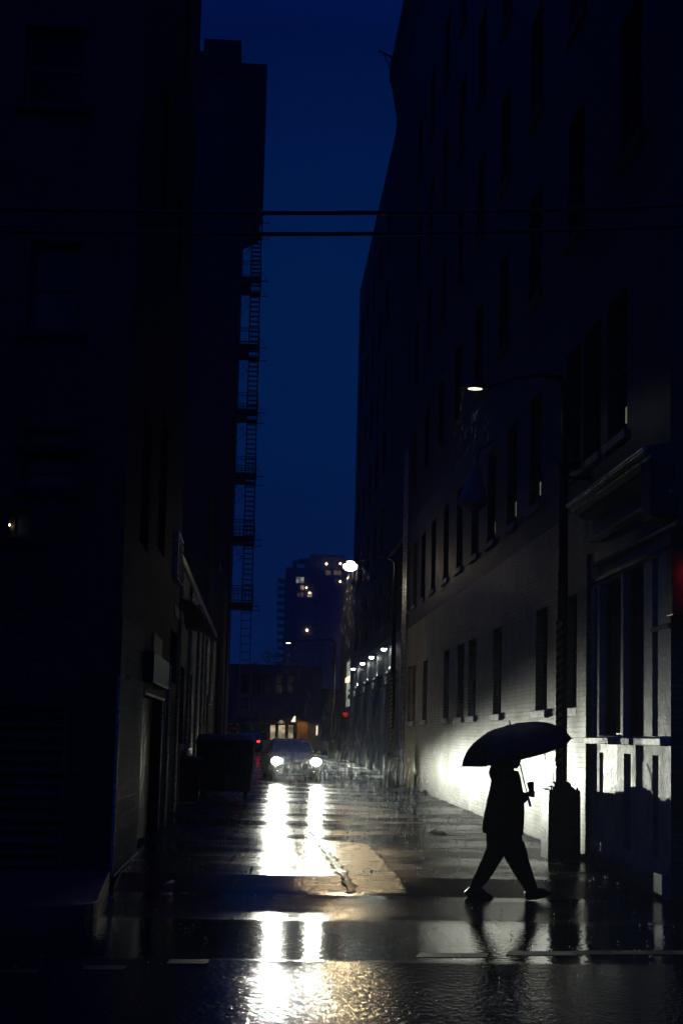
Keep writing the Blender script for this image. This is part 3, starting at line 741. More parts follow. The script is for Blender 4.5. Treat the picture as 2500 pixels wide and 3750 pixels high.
def papermat():
    m, t, b = nodes('soaked_paper_thin'); o = t.nodes['Material Output']
    f = nz(t, pos(t), 14, 5); c = ramp(t, f, [(.3, (.5, .48, .42)), (.7, (.8, .78, .7))])
    L(t, c, b.inputs['Base Color']); b.inputs['Roughness'].default_value = .35
    tr = N(t, 'ShaderNodeBsdfTranslucent'); L(t, c, tr.inputs[0]); m1 = N(t, 'ShaderNodeMixShader'); m1.inputs[0].default_value = .55
    L(t, b.outputs[0], m1.inputs[1]); L(t, tr.outputs[0], m1.inputs[2]); L(t, m1.outputs[0], o.inputs[0]); return m
M['paper'] = papermat()
M['steelshut'] = plain('shutter_steel', (.05, .06, .065), .4, .3, scale=4, bmp=.001)
M['tile'] = brick('wall_tile', (.07, .085, .085), (.06, .072, .072), (.03, .035, .035), 'YZ0', .6, .20, .35, .3, .003, .15)
left_building()

# ---- low buildings along the left of the alley
def low_left():
    b = thing('low_building', 'low rendered building behind the dumpster on the left of the alley', 'building', (XL - .1, 27, 0))
    X = XL - .10
    mb = MB(); hs = [(29.5, 31.2, 1.6, 3.4), (33.0, 34.7, 1.6, 3.4), (44, 46, .2, 3.2)]
    wall_x(mb, X, 26.85, 52, -.3, 5.6, hs, -.15)
    mb.face([(X, 26.85, 5.6), (-14, 26.85, 5.6), (-14, 52, 5.6), (X, 52, 5.6)]); mb.face([(X, 52, -.3), (-14, 52, -.3), (-14, 52, 5.6), (X, 52, 5.6)])
    build('wall', mb, M['stucco'], b)
    for h in hs[:2]: window_x(b, X, *h, -.15, sill=True)
    mb = MB(); mb.box((X-.14, 44.02, .2), (X-.10, 45.98, 3.19)); build('door', mb, M['trim'], b)
    for y in (28.1, 32.2, 36.5, 39.5, 42.2, 47.5):
        mb = MB(); mb.tube([(X+.05, y, .1), (X+.05, y, 5.5)], .045, 8); build('drainpipe', mb, M['galv'], b, True)
    mb = MB(); mb.box((X-.25, 26.86, 5.6), (X+.06, 52, 5.8), .02); build('coping', mb, M['trim'], b)
    c = thing('garage_building', 'narrow pinkish block at the far left end of the alley', 'building', (X, 52.5, 0))
    mb = MB(); wall_x(mb, X, 52.4, 65.8, -.3, 9.0, [(55, 56.2, 2.2, 4), (60, 61.2, 2.2, 4)], -.15); mb.face([(X, 52.4, -.3), (-12, 52.4, -.3), (-12, 52.4, 9), (X, 52.4, 9)]); mb.face([(X, 52.4, 9), (-12, 52.4, 9), (-12, 65.8, 9), (X, 65.8, 9)])
    build('wall', mb, M['escapewall'], c)
    for h in ((55, 56.2, 2.2, 4), (60, 61.2, 2.2, 4)): window_x(c, X, *h, -.15)
low_left()

def torn_awning():
    a = WX(678, 2220, XL); rnd = random.Random(5)
    mb = MB(); secs = []
    for k in range(8):
        u = k / 7; y = 27.6 + 2.6 * u
        z = 4.55 - .35 * u + .12 * sin(5 * u); d = .55 - .15 * sin(4 * u + 1)
        secs.append([(XL - .05, y, z + .2), (XL + d * .5, y, z + .12 + rnd.uniform(-.04, .04)), (XL + d, y, z - .1 + rnd.uniform(-.08, .08))])
    mb.loft(secs, cap=False, closed=False)
    o = build('torn_awning', mb, M['palerender'], None, True); o.modifiers.new('solid', 'SOLIDIFY').thickness = .01
    tag(o, 'ragged pale awning hanging off the low building on the left', 'awning')
torn_awning()

# ---- high building with the fire escape
def escape_building():
    Y0 = 66.0
    def X(px, py): return P(px, py, Y0).x
    xw = P(861, 1500, Y0).x; ztop = P(972, 252, Y0).z; xr = P(970, 480, Y0).x; zc = P(940, 712, Y0).z
    b = thing('apartment_block', 'tall plum brick block on the left with an iron fire escape down its alley side', 'building', (xw, Y0, 0))
    mb = MB(); wall_y(mb, Y0, -16, xw, -.3, ztop, [(-5.6, -4.3, 8 + 3.3*k, 10 + 3.3*k) for k in range(8)], .2)
    mb.face([(xw, Y0, -.3), (xw, 72, -.3), (xw, 72, ztop), (xw, Y0, ztop)]); mb.face([(-16, Y0, ztop), (xw, Y0, ztop), (xw, 72, ztop), (-16, 72, ztop)]); mb.face([(xw, 72, -.3), (-16, 72, -.3), (-16, 72, ztop), (xw, 72, ztop)])
    build('wall', mb, M['escapewall'], b)
    for k in range(8): window_y(b, Y0, -5.6, -4.3, 8 + 3.3*k, 10 + 3.3*k, .2)
    mb = MB(); mb.box((xw - .6, Y0 - .05, zc), (xr, 70, ztop - .004))
    mb.prism([(xw, Y0 - .05, zc - .01), (xr - .15, Y0 - .05, zc - .01), (xr - .25, Y0 - .05, zc - .35), (xw, Y0 - .05, zc - .75)], (0, 6, 0))
    build('upper_bay', mb, M['trimbrick'], b)
    mb = MB(); mb.box((-16, Y0 - .25, ztop - .4), (xr + .02, Y0 + .3, ztop + .12)); build('parapet', mb, M['trimbrick'], b)
    x0, x1 = X(748, 180), X(881, 180); zt = P(800, 133, Y0).z
    mb = MB(); mb.box((x0, Y0 + .4, ztop), (x1 - .05, Y0 + 6, zt - .3)); mb.box((x0 - .04, Y0 + .3, zt - 1.0), (x1 + .03, Y0 + 6.1, zt)); mb.tube([((x0+x1)/2, Y0+2, zt), ((x0+x1)/2, Y0+2, zt+.18)], .25, 10)
    build('penthouse', mb, M['trimbrick'], b)
    x2 = X(690, 170); zt2 = P(720, 168, Y0).z
    mb = MB(); mb.box((x2 - 3, Y0 + .5, ztop), (x0 + .02, Y0 + 5, zt2)); build('roof_house', mb, M['trimbrick'], b)
    # fire escape: a part with platforms, railings, ladders as sub-parts
    mb = MB(); xo = X(958, 1300)
    mb.box((xw, Y0 + .0, 5.0), (xw + .04, Y0 + .06, zc)); mb.box((xw, Y0 + 3.6, 5.0), (xw + .04, Y0 + 3.66, zc))
    fe = build('fire_escape', mb, M['iron'], b)
    rows = [799, 1013, 1258, 1496, 1730, 1962, 2206]
    prev = None; D = 2.4
    for k, py in enumerate(rows):
        z = P(900, py + 8, Y0).z
        xo = P(961 - .026 * (py - 800), py, Y0).x; xi = xw + .02
        xm = xo - .54
        mb = MB()
        mb.box((xi, Y0, z - .08), (xm, Y0 + D, z)); mb.box((xm, Y0, z - .10), (xo, Y0 + .16, z + .02)); mb.box((xm, Y0 + D - .16, z - .10), (xo, Y0 + D, z + .02)); mb.box((xo - .06, Y0 + .16, z - .10), (xo, Y0 + D - .16, z + .02)); mb.box((xi, Y0 - .02, z - .22), (xo, Y0 + .04, z + .10))
        for yy in (Y0 + .02, Y0 + D - .06):
            mb.box((xo, yy, z - .10), (xo + .40, yy + .04, z - .06)); mb.tube([(xo, yy + .02, z + .50), (xo + .38, yy + .02, z - .08)], .012, 4)
            mb.tube([(xo - .02, yy + .02, z), (xo - .02, yy + .02, z + 1.0)], .03, 5)
        build('platform', mb, M['iron'], fe)
        mb = MB()
        for yy in (Y0 + .02, Y0 + D - .05):
            for zz in (.95, .80, .20): mb.box((xi, yy, z + zz), (xo, yy + .03, z + zz + .035))
            for j in range(7):
                xx = xi + (xo - xi) * j / 6; mb.box((xx - .012, yy + .004, z), (xx + .012, yy + .026, z + .95))
        for j in range(4): mb.box((xo - .02, Y0 + .3 + j*.55, z), (xo, Y0 + .33 + j*.55, z + .95))
        mb.box((xo - .025, Y0 + .05, z + .93), (xo + .005, Y0 + D - .05, z + .985))
        build('railing', mb, M['iron'], fe)
        if prev is not None:
            zp, xop = prev            # ship's ladder from the platform above, seen end on as rungs
            n = 12; mb = MB(); wl = .50
            for j in range(n + 1):
                u = j / n; zz = z + (zp - z) * u; xx = xo - .05 + (xop - xo) * u; yy = Y0 + 1.0 + 1.0 * u
                mb.box((xx - wl, yy, zz), (xx, yy + .16, zz + .05))
            for off in (0, -wl):
                mb.tube([(xo - .05 + off, Y0 + .95, z), (xop - .05 + off, Y0 + 2.1, zp)], .034, 5)
            build('ladder', mb, M['iron'], fe)
            mb = MB(); y2 = Y0 + D - .1
            mb.tube([(xi + .0, y2, zp - 1.2), (xm, y2, zp - .55)], .016, 4); mb.tube([(xi + .12, y2, zp - .1), (xm - .1, y2, zp - .8)], .014, 4); mb.tube([(xi, y2, zp - .75), (xm, y2, zp - .15)], .014, 4)
            build('brace', mb, M['iron'], fe)
        prev = (z, xo)
    xw2 = 0; prev = (z, xo, xw2)
    z, xo, xw2 = prev
    mb = MB(); zb = 3.2
    for j in range(13): mb.box((xo - .55, Y0 + .4, zb + j * (z - zb) / 13), (xo - .05, Y0 + .44, zb + j * (z - zb) / 13 + .04))
    for off in (-.55, -.05): mb.tube([(xo + off, Y0+.42, zb - .3), (xo + off, Y0 + .42, z)], .025, 5)
    build('ladder', mb, M['iron'], fe)
    return b
M['trimbrick'] = plain('sooty_brick', (.02, .018, .022), .7, scale=2)
escape_building()

# ================================================================== street lamps, poles and cables
def street_lamp(label, X, Y, zl, arm, glow, power, c, lens=.15, spill=.001):
    z0 = gz(X, Y)
    t = thing('street_lamp', label, 'street lamp', (X, Y, z0), 'street lamps along the right of the alley')
    mb = MB(); mb.loft([[(X+sx*h, Y+sy*h, z0+z) for sx, sy in ((-1,-1),(1,-1),(1,1),(-1,1))] for h, z in ((.25, -.03), (.245, .6), (.242, 1.02), (.225, 1.04))])
    mb.loft([[(X+sx*h, Y+sy*h, z0+z) for sx, sy in ((-1,-1),(1,-1),(1,1),(-1,1))] for h, z in ((.175, 1.035), (.165, 1.07), (.13, 1.09), (.12, 1.13), (.09, 1.16))])
    for sx in (-1, 1): mb.tube([(X + sx*.2, Y - .2, z0 + 1.03), (X + sx*.2, Y - .2, z0 + 1.075)], .016, 6)
    build('base', mb, M['polemetal'], t)
    mb = MB(); mb.tube([(X, Y, z0 + 1.1), (X + .005, Y, z0 + 4), (X + .01, Y, zl + .1), (X - .06, Y, zl + .24), (X - .3, Y, zl + .3)], [.09, .08, .065, .05, .045], 14); build('pole', mb, M['polemetal'], t, True)
    mb = MB(); mb.tube([(X - .28, Y, zl + .3), (X - arm * .6, Y, zl + .22), (X - arm + .12, Y, zl + .06)], [.042, .034, .03], 8); build('arm', mb, M['polemetal'], t, True)
    mb = MB(); hx = X - arm
    secs = []
    for u, w, h in ((.18, .04, .05), (.08, .09, .09), (-.08, .12, .10), (-.24, .10, .08), (-.32, .03, .04)):
        secs.append([(hx + u, Y + w * cos(a), zl + .02 + max(0, h * sin(a))) for a in [2*pi*k/12 for k in range(12)]])
    mb.loft(secs); hd = build('lamp_head', mb, M['polemetal'], t, True)
    mb = MB(); mb.ball((hx - .07, Y, zl + .015 - (lens - .15) * .5), (lens, lens * .57, max(.020, .020 + (lens - .15) * 1.7)), 2); build('lens', mb, M[glow], hd, True)
    # striped half sleeve on the alley side of the pole
    mb = MB(); za, zb = z0 + 1.45, z0 + 3.62
    rings = []
    for z in [za + (zb - za) * k / 24 for k in range(25)]:
        rings.append([mb.bm.verts.new((X + (.096) * cos(a), Y + .096 * sin(a), z)) for a in [rad(100 + 160 * k / 10) for k in range(11)]])
    mb._rings(rings, cap=False, closed=False)
    g = build('striped_guard', mb, M['stripe'], t, True); g.modifiers.new('solid', 'SOLIDIFY').thickness = .004
    if power:
      so = spot('street_light', (hx - .07, Y, zl - .06 - (lens - .15) * 1.5), (hx - .07, Y, 0), power, 166, .25, c, .08, t)
      # street optics throw the light along the road, little towards the walls
      so.data.use_nodes = True; nt = so.data.node_tree; em = nt.nodes['Emission']
      tc = nt.nodes.new('ShaderNodeTexCoord'); sp = nt.nodes.new('ShaderNodeSeparateXYZ'); L(nt, tc.outputs['Normal'], sp.inputs[0])
      n = nt.nodes.new('ShaderNodeMapRange'); n.interpolation_type = 'SMOOTHSTEP'; L(nt, sp.outputs[0], n.inputs[0])
      for i, v in enumerate((.0, .075, 1.0, max(.006, spill))): n.inputs[i+1].default_value = v
      n2 = nt.nodes.new('ShaderNodeMapRange'); n2.interpolation_type = 'SMOOTHSTEP'; L(nt, sp.outputs[0], n2.inputs[0])
      for i, v in enumerate((-.175, -.118, spill * .4, 1.0)): n2.inputs[i+1].default_value = v
      L(nt, math_(nt, 'MULTIPLY', n.outputs[0], n2.outputs[0]), em.inputs[1])
    return t
sl = street_lamp('tall near street lamp behind the walker, with a striped guard and square base', 4.62, 19.5, 7.33, 1.34, 'streetcool', 26, (.86, 1, .92), .125, .20)
mb = MB(); mb.tube([(4.62 - .115, 19.42, 1.75 + .02*k - .0) if False else (4.62 - .10 - .035 * sin(pi*k/8), 19.42, 1.55 - .055*k) for k in range(9)], .006, 5); build('wire_loop', mb, M['steel'], sl)
p = P(1290, 2070, 41.5)
street_lamp('bright warm street lamp beside the tall tower, at the far end of the painted wall', 4.27, 41.5, p.z, 4.27 - p.x, 'streetwarm', 1800, (1, .74, .40), .24)
p = P(1060, 2356, 77.5); x3 = P(1218, 2650, 77.5).x
street_lamp('distant small street lamp hanging over the end of the alley', x3, 77.5, p.z, x3 - p.x, 'farwhite', 60, (1, .95, .85))

def utility_pole(label, px, Y, ytop, r):
    a = P(px, ytop, Y); x = P(px - 18, 2780, Y).x
    t = thing('utility_pole', label, 'utility pole', (x, Y, gz(x, Y)), 'wooden poles on the left of the alley')
    mb = MB(); mb.tube([(x, Y, gz(x, Y) - .1), (x * .5 + a.x * .5, Y, a.z * .5), (a.x, Y, a.z)], [r, r * .95, r * .85], 12); build('shaft', mb, M['wood'], t, True)
    mb = MB(); mb.obox((a.x, Y - .1, a.z - 2.8), (.22, .12, .4), Matrix.Identity(3), .01); mb.tube([(a.x - .12, Y - .12, a.z - 2.6), (a.x - .12, Y - .12, .3)], .025, 6); build('conduit', mb, M['wood'], t)
    return t
utility_pole('thick wooden utility pole rising behind the dumpster', 772, 46, 1807, .165)
utility_pole('shorter wooden utility pole near the fire escape', 815, 51, 2100, .15)

def cable(label, pts, Y):
    mb = MB(); qs = [P(x, y, Y) for x, y in pts]; r = .021
    # smooth the sag
    fine = []
    for i in range(len(qs) - 1):
        p0, p1, p2, p3 = qs[max(i-1, 0)], qs[i], qs[i+1], qs[min(i+2, len(qs)-1)]
        for k in range(8):
            t = k / 8
            fine.append(.5 * ((2*p1) + (p2-p0)*t + (2*p0 - 5*p1 + 4*p2 - p3)*t*t + (3*p1 - p0 - 3*p2 + p3)*t**3))
    fine.append(qs[-1])
    root = thing('overhead_cable', label, 'cable', fine[len(fine)//2], 'cables strung across the street')
    mb.tube(fine, r, 10); build('strand', mb, M['cable'], root, True)
    c = MB()
    q = P(688, pts[2][1] - 1, Y) if Y < 12.5 else P(548*1.594, pts[2][1] + 2, Y)
    c.tube([(q.x - .04, q.y, q.z), (q.x + .04, q.y, q.z)], .027, 8); build('clamp', c, M['iron'], root, True)
cable('upper of two cables strung across the street, high above the alley mouth', [(-400, 752), (0, 763), (690, 777), (1250, 780), (1900, 772), (2500, 752), (2900, 738)], 12.2)
cable('lower of two cables strung across the street, high above the alley mouth', [(-400, 836), (0, 845), (690, 855), (1250, 857), (1900, 848), (2500, 828), (2900, 812)], 12.6)

# ================================================================== alley furniture
def dumpster():
    Y = 32.8; xl, xr = P(718, 2800, Y).x, P(925, 2800, Y).x; z0 = gz(0, Y); zt = P(820, 2712, Y).z
    t = thing('dumpster', 'tall dark blue dumpster on casters, its edge lit by the headlights', 'dumpster', ((xl+xr)/2, Y, z0))
    zb = z0 + .22; D = 1.7
    mb = MB(); secs = []
    for z, k in ((zb, .04), (zb + .5, .02), (zt - .15, 0), (zt - .06, -.02)):
        secs.append([(xl + k, Y + k, z), (xr - k, Y + k, z), (xr - k, Y + D - k, z), (xl + k, Y + D - k, z)])
    mb.loft(secs)
    for u in (.2, .5, .8): mb.box((xl + (xr-xl)*u - .04, Y - .035, zb + .1), (xl + (xr-xl)*u + .04, Y + .03, zt - .2), .008)
    build('body', mb, M['dumpster'], t)
    mb = MB(); mb.box((xl - .03, Y - .05, zt - .07), (xr + .04, Y + .03, zt), .01); mb.box((xr - .02, Y + .03, zt - .07), (xr + .05, Y + D, zt), .01); build('rim', mb, M['dumpster'], t)
    mb = MB(); mb.prism([(xl, Y, zt), (xl, Y + D, zt), (xl, Y + D, zt + .16), (xl, Y + D * .4, zt + .12), (xl, Y, zt + .035)], (xr - xl, 0, 0), .012); build('lid', mb, M['lid'], t)
    mb = MB(); mb.tube([(xr + .0, Y + .02, zb + .05), (xr + .012, Y + .01, zt - .1)], .022, 8); build('corner_post', mb, M['galvd'], t, True)
    for sx in (xl + .18, xr - .16):
        for sy in (Y + .15, Y + D - .2):
            mb = MB(); mb.tube([(sx - .03, sy, z0 + .09), (sx + .03, sy, z0 + .09)], .088, 12); mb.box((sx - .05, sy - .03, z0 + .12), (sx + .05, sy + .05, zb + .01)); build('caster', mb, M['rubber'], t, True)
    # lower black cart to its left
    Yb = 31.0; x0, x1 = P(650, 2850, Yb).x, P(735, 2850, Yb).x
    c = thing('wheelie_bin', 'black plastic bin standing left of the dumpster', 'bin', ((x0+x1)/2, Yb, gz(0, Yb)))
    zg = gz(0, Yb); mb = MB()
    mb.loft([[(x0 + k, Yb + k, zg + z), (x1 - k, Yb + k, zg + z), (x1 - k, Yb + .6 - k, zg + z), (x0 + k, Yb + .6 - k, zg + z)] for z, k in ((.06, .06), (.95, 0), (1.0, -.02), (1.03, -.02))]); build('body', mb, M['lid'], c)
    mb = MB(); mb.prism([(x0 - .02, Yb - .03, zg + 1.03), (x0 - .02, Yb + .65, zg + 1.03), (x0 - .02, Yb + .62, zg + 1.12), (x0 - .02, Yb + .02, zg + 1.08)], (x1 - x0 + .04, 0, 0), .01); build('lid', mb, M['lid'], c)
    for sx in (x0 + .05, x1 - .05):
        mb = MB(); mb.tube([(sx - .025, Yb + .55, zg + .1), (sx + .025, Yb + .55, zg + .1)], .1, 12); build('wheel', mb, M['rubber'], c, True)
M['galvd'] = plain('worn_galvanised', (.3, .3, .3), .25, .8, scale=10, bmp=.002)
dumpster()

def no_entry():
    Y = 50.0; c = P(856, 2668, Y); r = .19
    t = thing('road_sign', 'square no-entry sign with a red disc on the left wall', 'sign', (c.x, Y, gz(0, Y)))
    mb = MB(); mb.box((c.x - .21, Y, c.z - .21), (c.x + .21, Y + .012, c.z + .21), .004); build('panel', mb, M['whitepaint'], t)
    mb = MB(); mb.lathe([(r, 0), (r, .006)], (c.x, Y - .004, c.z), 28, rot=Matrix.Rotation(rad(90), 3, 'X')); build('disc', mb, M['redpaint'], t)
    mb = MB(); mb.box((c.x - .14, Y - .018, c.z - .03), (c.x + .14, Y - .011, c.z + .03)); build('bar', mb, M['whitepaint'], t)
    mb = MB(); mb.tube([(c.x, Y + .04, gz(0, Y)), (c.x, Y + .04, c.z + .2)], .03, 8); build('post', mb, M['galv'], t, True)
no_entry()

def cone_hood():
    # pale wrapped lamp hood hanging over the alley from the painted wall
    Y = 27.5; a, bt = P(1744, 1680, Y), P(1728, 1872, Y); s = 4687 / Y / 1.0
    t = thing('hanging_hood', 'pale cone shaped hood hanging high on the dark part of the painted wall', 'lamp hood', (a.x, Y, a.z))
    h = a.z - bt.z; R = .33; sh = (bt.x - a.x)
    def ring(r, z, n=18): return [(a.x + sh * (a.z - z) / h + r * cos(2*pi*k/n), Y + r * .8 * sin(2*pi*k/n), z) for k in range(n)]
    mb = MB(); mb.loft([ring(r, a.z - h * u) for u, r in ((0, .02), (.15, .07), (.4, .17), (.65, .27), (.82, R), (.88, R * .98))]); build('shade', mb, M['hoodcloth'], t, True)
    mb = MB(); mb.loft([ring(r, a.z - h * u) for u, r in ((.885, R * .93), (.93, R * .75), (.975, R * .45), (1.0, R * .12))]); build('bowl', mb, M['hoodcloth'], t, True)
    mb = MB(); mb.tube([(a.x, Y, a.z - .02), (a.x + .05, Y, a.z + .2), (XR - .02, Y, a.z + .45)], .025, 8); build('bracket', mb, M['iron'], t, True)
M['hoodcloth'] = plain('grey_canvas', (.50, .45, .30), .6, scale=6, bmp=.01)
cone_hood()

def floodlight():
    q = P(2190, 1716, 19.3)
    t = thing('floodlight', 'unlit black floodlight mounted just above the shop cornice', 'floodlight', (XR, q.y, q.z))
    mb = MB(); x = XR - .35; mb.obox((x, q.y, q.z + .02), (.36, .22, .13), Matrix.Rotation(rad(-6), 3, 'Y'), .02); build('housing', mb, M['iron'], t)
    mb = MB(); mb.tube([(XR, q.y, q.z - .16), (x, q.y, q.z - .16), (x, q.y, q.z - .02)], .03, 8); build('bracket', mb, M['iron'], t, True)
floodlight()

def red_sign():
    a = P(2472, 2250, 15.1); b = P(2472, 2000, 15.1)
    t = thing('light_box', 'red glowing sign box on the street front at the right edge', 'sign', (a.x + .4, 15.2, a.z))
    mb = MB(); mb.box((a.x - .02, 15.16, a.z), (a.x + .6, 15.39, b.z), .01); build('cabinet', mb, M['redpaint'], t)
    mb = MB(); mb.tube([(a.x + .16 + .06 * sin(k * .9), 15.07, a.z + .2 + k * .06) for k in range(int((b.z - a.z - .3) / .06))], .014, 6); build('neon_tube', mb, M['redneon'], t, True)
    return t
red_sign()

def red_light():
    q = WX(1260, 2617, XT - .25)
    t = thing('exit_sign', 'tiny red lit sign box low on the tower wall', 'sign', (XT, q.y, q.z))
    mb = MB(); mb.box((XT - .36, q.y - .04, q.z - .14), (XT - .02, q.y + .04, q.z + .14), .01); build('box', mb, M['iron'], t)
    mb = MB(); mb.box((XT - .33, q.y - .052, q.z - .02), (XT - .05, q.y - .042, q.z + .11)); mb.box((XT - .30, q.y - .052, q.z - .12), (XT - .08, q.y - .042, q.z - .07)); build('face', mb, M['neon'], t)
red_light()

# ================================================================== cars
def arch_wheel(t, x, y, r=.33, w=.2):
    mb = MB(); mb.lathe([(r*.55, -w/2), (r*.93, -w/2), (r, -w*.32), (r, w*.32), (r*.93, w/2), (r*.55, w/2)], (x, y, r), 22, rot=Matrix.Rotation(rad(90), 3, 'Y'))
    wh = build('wheel', mb, M['rubber'], t, True)
    mb = MB(); mb.lathe([(r*.12, -w*.46), (r*.6, -w*.44), (r*.6, w*.44), (r*.12, w*.46)], (x, y, r), 14, rot=Matrix.Rotation(rad(90), 3, 'Y')); build('rim', mb, M['steel'], wh)
def car_body(t, paint):
    st = [(-2.40, .60, .30, .60, .66), (-2.34, .78, .22, .68, .755), (-2.2, .86, .18, .78, .83), (-1.7, .91, .18, .86, .93), (-1.1, .93, .18, .91, .99), (-.75, .93, .18, .93, 1.03),
          (0, .93, .18, .95, 1.0), (1.3, .93, .2, .97, 1.02), (1.9, .90, .24, .97, 1.06), (2.3, .82, .3, .92, 1.0), (2.42, .7, .4, .8, .88)]
    secs = []
    for y, w, b, sh, tp in st:
        half = [(w*.80, b), (w*.96, b + .07), (w, b + .25), (w, sh - .12), (w*.965, sh), (w*.80, tp - .045), (w*.45, tp - .008)]
        secs.append([(x, y, z) for x, z in half] + [(-x, y, z) for x, z in half[::-1]])
    mb = MB(); mb.loft(secs); return build('body', mb, paint, t, True)
def greenhouse(t, paint):
    a, b2, c, d = (-.92, 1.0), (-.12, 1.40), (.95, 1.42), (1.75, 1.04)
    w0, w1 = .74, .575
    mb = MB()
    mb.loft([[(w1*s, y, z) for s in (-1, -.5, 0, .5, 1)] + [(w1*s, y, z - .05) for s in (1, .5, 0, -.5, -1)] for y, z in ((-.16, 1.405), (.1, 1.46), (.5, 1.475), (.9, 1.43))])
    build('roof', mb, paint, t, True)
    def slab(name, pts, m):
        mb = MB(); mb.face(pts); o = build(name, mb, m, t); o.modifiers.new('solid', 'SOLIDIFY').thickness = .012; return o
    slab('windscreen', [(-w0, a[0], a[1]), (w0, a[0], a[1]), (w1, b2[0], b2[1]), (-w1, b2[0], b2[1])], M['carglass'])
    slab('rear_window', [(w1, c[0], c[1]-.01), (-w1, c[0], c[1]-.01), (-w0, d[0], d[1]), (w0, d[0], d[1])], M['carglass'])
    for s in (-1, 1):
        slab('side_window', [(s*(w0+.1), a[0]+.1, .97), (s*w1, b2[0], b2[1]), (s*w1, c[0], c[1]), (s*(w0+.1), d[0]-.1, 1.0)], M['carglass'])
        mb = MB(); mb.tube([(s*(w0+.03), a[0]-.03, .99), (s*(w1+.015), b2[0], 1.41), (s*(w1+.02), .9, 1.42), (s*(w0+.05), 1.8, 1.02)], [.035, .03, .03, .04], 6); build('pillar', mb, paint, t, True)
def front_car():
    c = P(1068, 2860, 43.9)
    t = thing('parked_car', 'silver saloon facing down the alley with both headlights blazing', 'car', (c.x, 44.6 + 2.0, gz(0, 45)), local=True, rotz=rad(3.5))
    car_body(t, M['carpaint']); greenhouse(t, M['carpaint'])
    for s in (-1, 1):
        for y in (-1.45, 1.4): arch_wheel(t, s*.84, y)
        mb = MB(); mb.ball((s*.665, -2.265, .70), (.15, .13, .075), 3); h = build('headlight', mb, M['chrome'], t, True)
        mb = MB(); mb.ball((s*.675, -2.36, .70), (.185, .08, .135), 3); build('bulb', mb, M['lamp'], h, True)
        mb = MB(); mb.ball((s*.96, -.70, 1.0), (.10, .06, .07), 2); mb.tube([(s*.86, -.72, .95), (s*.93, -.71, .98)], .025, 6); build('mirror', mb, M['carpaint'], t, True)
        mb = MB(); mb.ball((s*.62, -2.37, .36), (.05, .03, .045), 2); build('fog_lamp', mb, M['chrome'], t, True)
        mb = MB(); mb.ball((s*.78, -2.22, .73), (.05, .10, .05), 2)
        build('indicator', mb, M['whitepaint'], t, True)
    mb = MB(); mb.box((-.40, -2.43, .44), (.40, -2.36, .66), .02); g = build('grille', mb, M['trim'], t)
    mb = MB(); mb.prism([(-.42, -2.45, .665), (-.10, -2.45, .655), (0, -2.455, .585), (.10, -2.45, .655), (.42, -2.45, .665), (.42, -2.45, .69), (.06, -2.45, .68), (-.06, -2.45, .68), (-.42, -2.45, .69)], (0, .03, 0)); build('badge_bar', mb, M['trim'], g)
    mb = MB(); mb.box((-.62, -2.40, .24), (.62, -2.33, .40), .02); build('air_intake', mb, M['trim'], t)
    mb = MB(); mb.box((-.5, -2.425, .255), (.22, -2.405, .285)); build('bumper_strip', mb, M['chrome'], t)
    mb = MB(); mb.box((-.155, -2.455, .455), (.155, -2.435, .60), .004); build('number_plate', mb, M['plate'], t)
    for s in (-1, 1):
        mb = MB(); mb.obox((s*.25, -.86, 1.03), (.55, .012, .015), Matrix.Rotation(rad(-35*1), 3, 'X') @ Matrix.Rotation(rad(10), 3, 'Y')); build('wiper', mb, M['trim'], t)
    # the lamps themselves: a wide low beam, cut off above the horizontal
    for s in (-1, 1):
        d = bpy.data.lights.new('headlamp', 'POINT'); d.energy = HEAD_POWER; d.color = (.965, 1, .84); d.shadow_soft_size = .05
        d.use_nodes = True; nt = d.node_tree; nt.nodes.clear()
        o = nt.nodes.new('ShaderNodeOutputLight'); e = nt.nodes.new('ShaderNodeEmission'); tc = nt.nodes.new('ShaderNodeTexCoord'); sp = nt.nodes.new('ShaderNodeSeparateXYZ')
        L(nt, tc.outputs['Normal'], sp.inputs[0])
        x, y, z = sp.outputs
        def mr(src, a, b, c0, d0):
            n = nt.nodes.new('ShaderNodeMapRange'); n.interpolation_type = 'SMOOTHSTEP'; L(nt, src, n.inputs[0])
            for i, v in enumerate((a, b, c0, d0)): n.inputs[i+1].default_value = v
            return n.outputs[0]
        up = mr(z, BEAM[0], BEAM[1], 1.0, BEAM[2])         # the cut-off: bright below, faint above
        down = mr(z, -.55, -.05, .12, 1.0)
        ahead = math_(nt, 'MAXIMUM', math_(nt, 'MULTIPLY', y, -1.0), 0.0)     # wide low beam with a hot centre
        fwd = math_(nt, 'ADD', math_(nt, 'MULTIPLY', math_(nt, 'POWER', ahead, 34), .6), math_(nt, 'MULTIPLY', math_(nt, 'POWER', ahead, 200), 1.2))
        fwd = math_(nt, 'ADD', fwd, mr(y, -.9, -.1, .018, 0.0))
        side = mr(x, -.135, -.05, .013, 1.0)
        k = math_(nt, 'MULTIPLY', math_(nt, 'MULTIPLY', up, side), math_(nt, 'MULTIPLY', down, fwd))
        L(nt, k, e.inputs[1]); L(nt, e.outputs[0], o.inputs[0])
        lo = bpy.data.objects.new('headlamp_light', d); COL.objects.link(lo); lo.parent = t; lo.location = (s*.675, -2.49, .70)
    return t
BEAM = (.0, .13, .0010)
front_car()

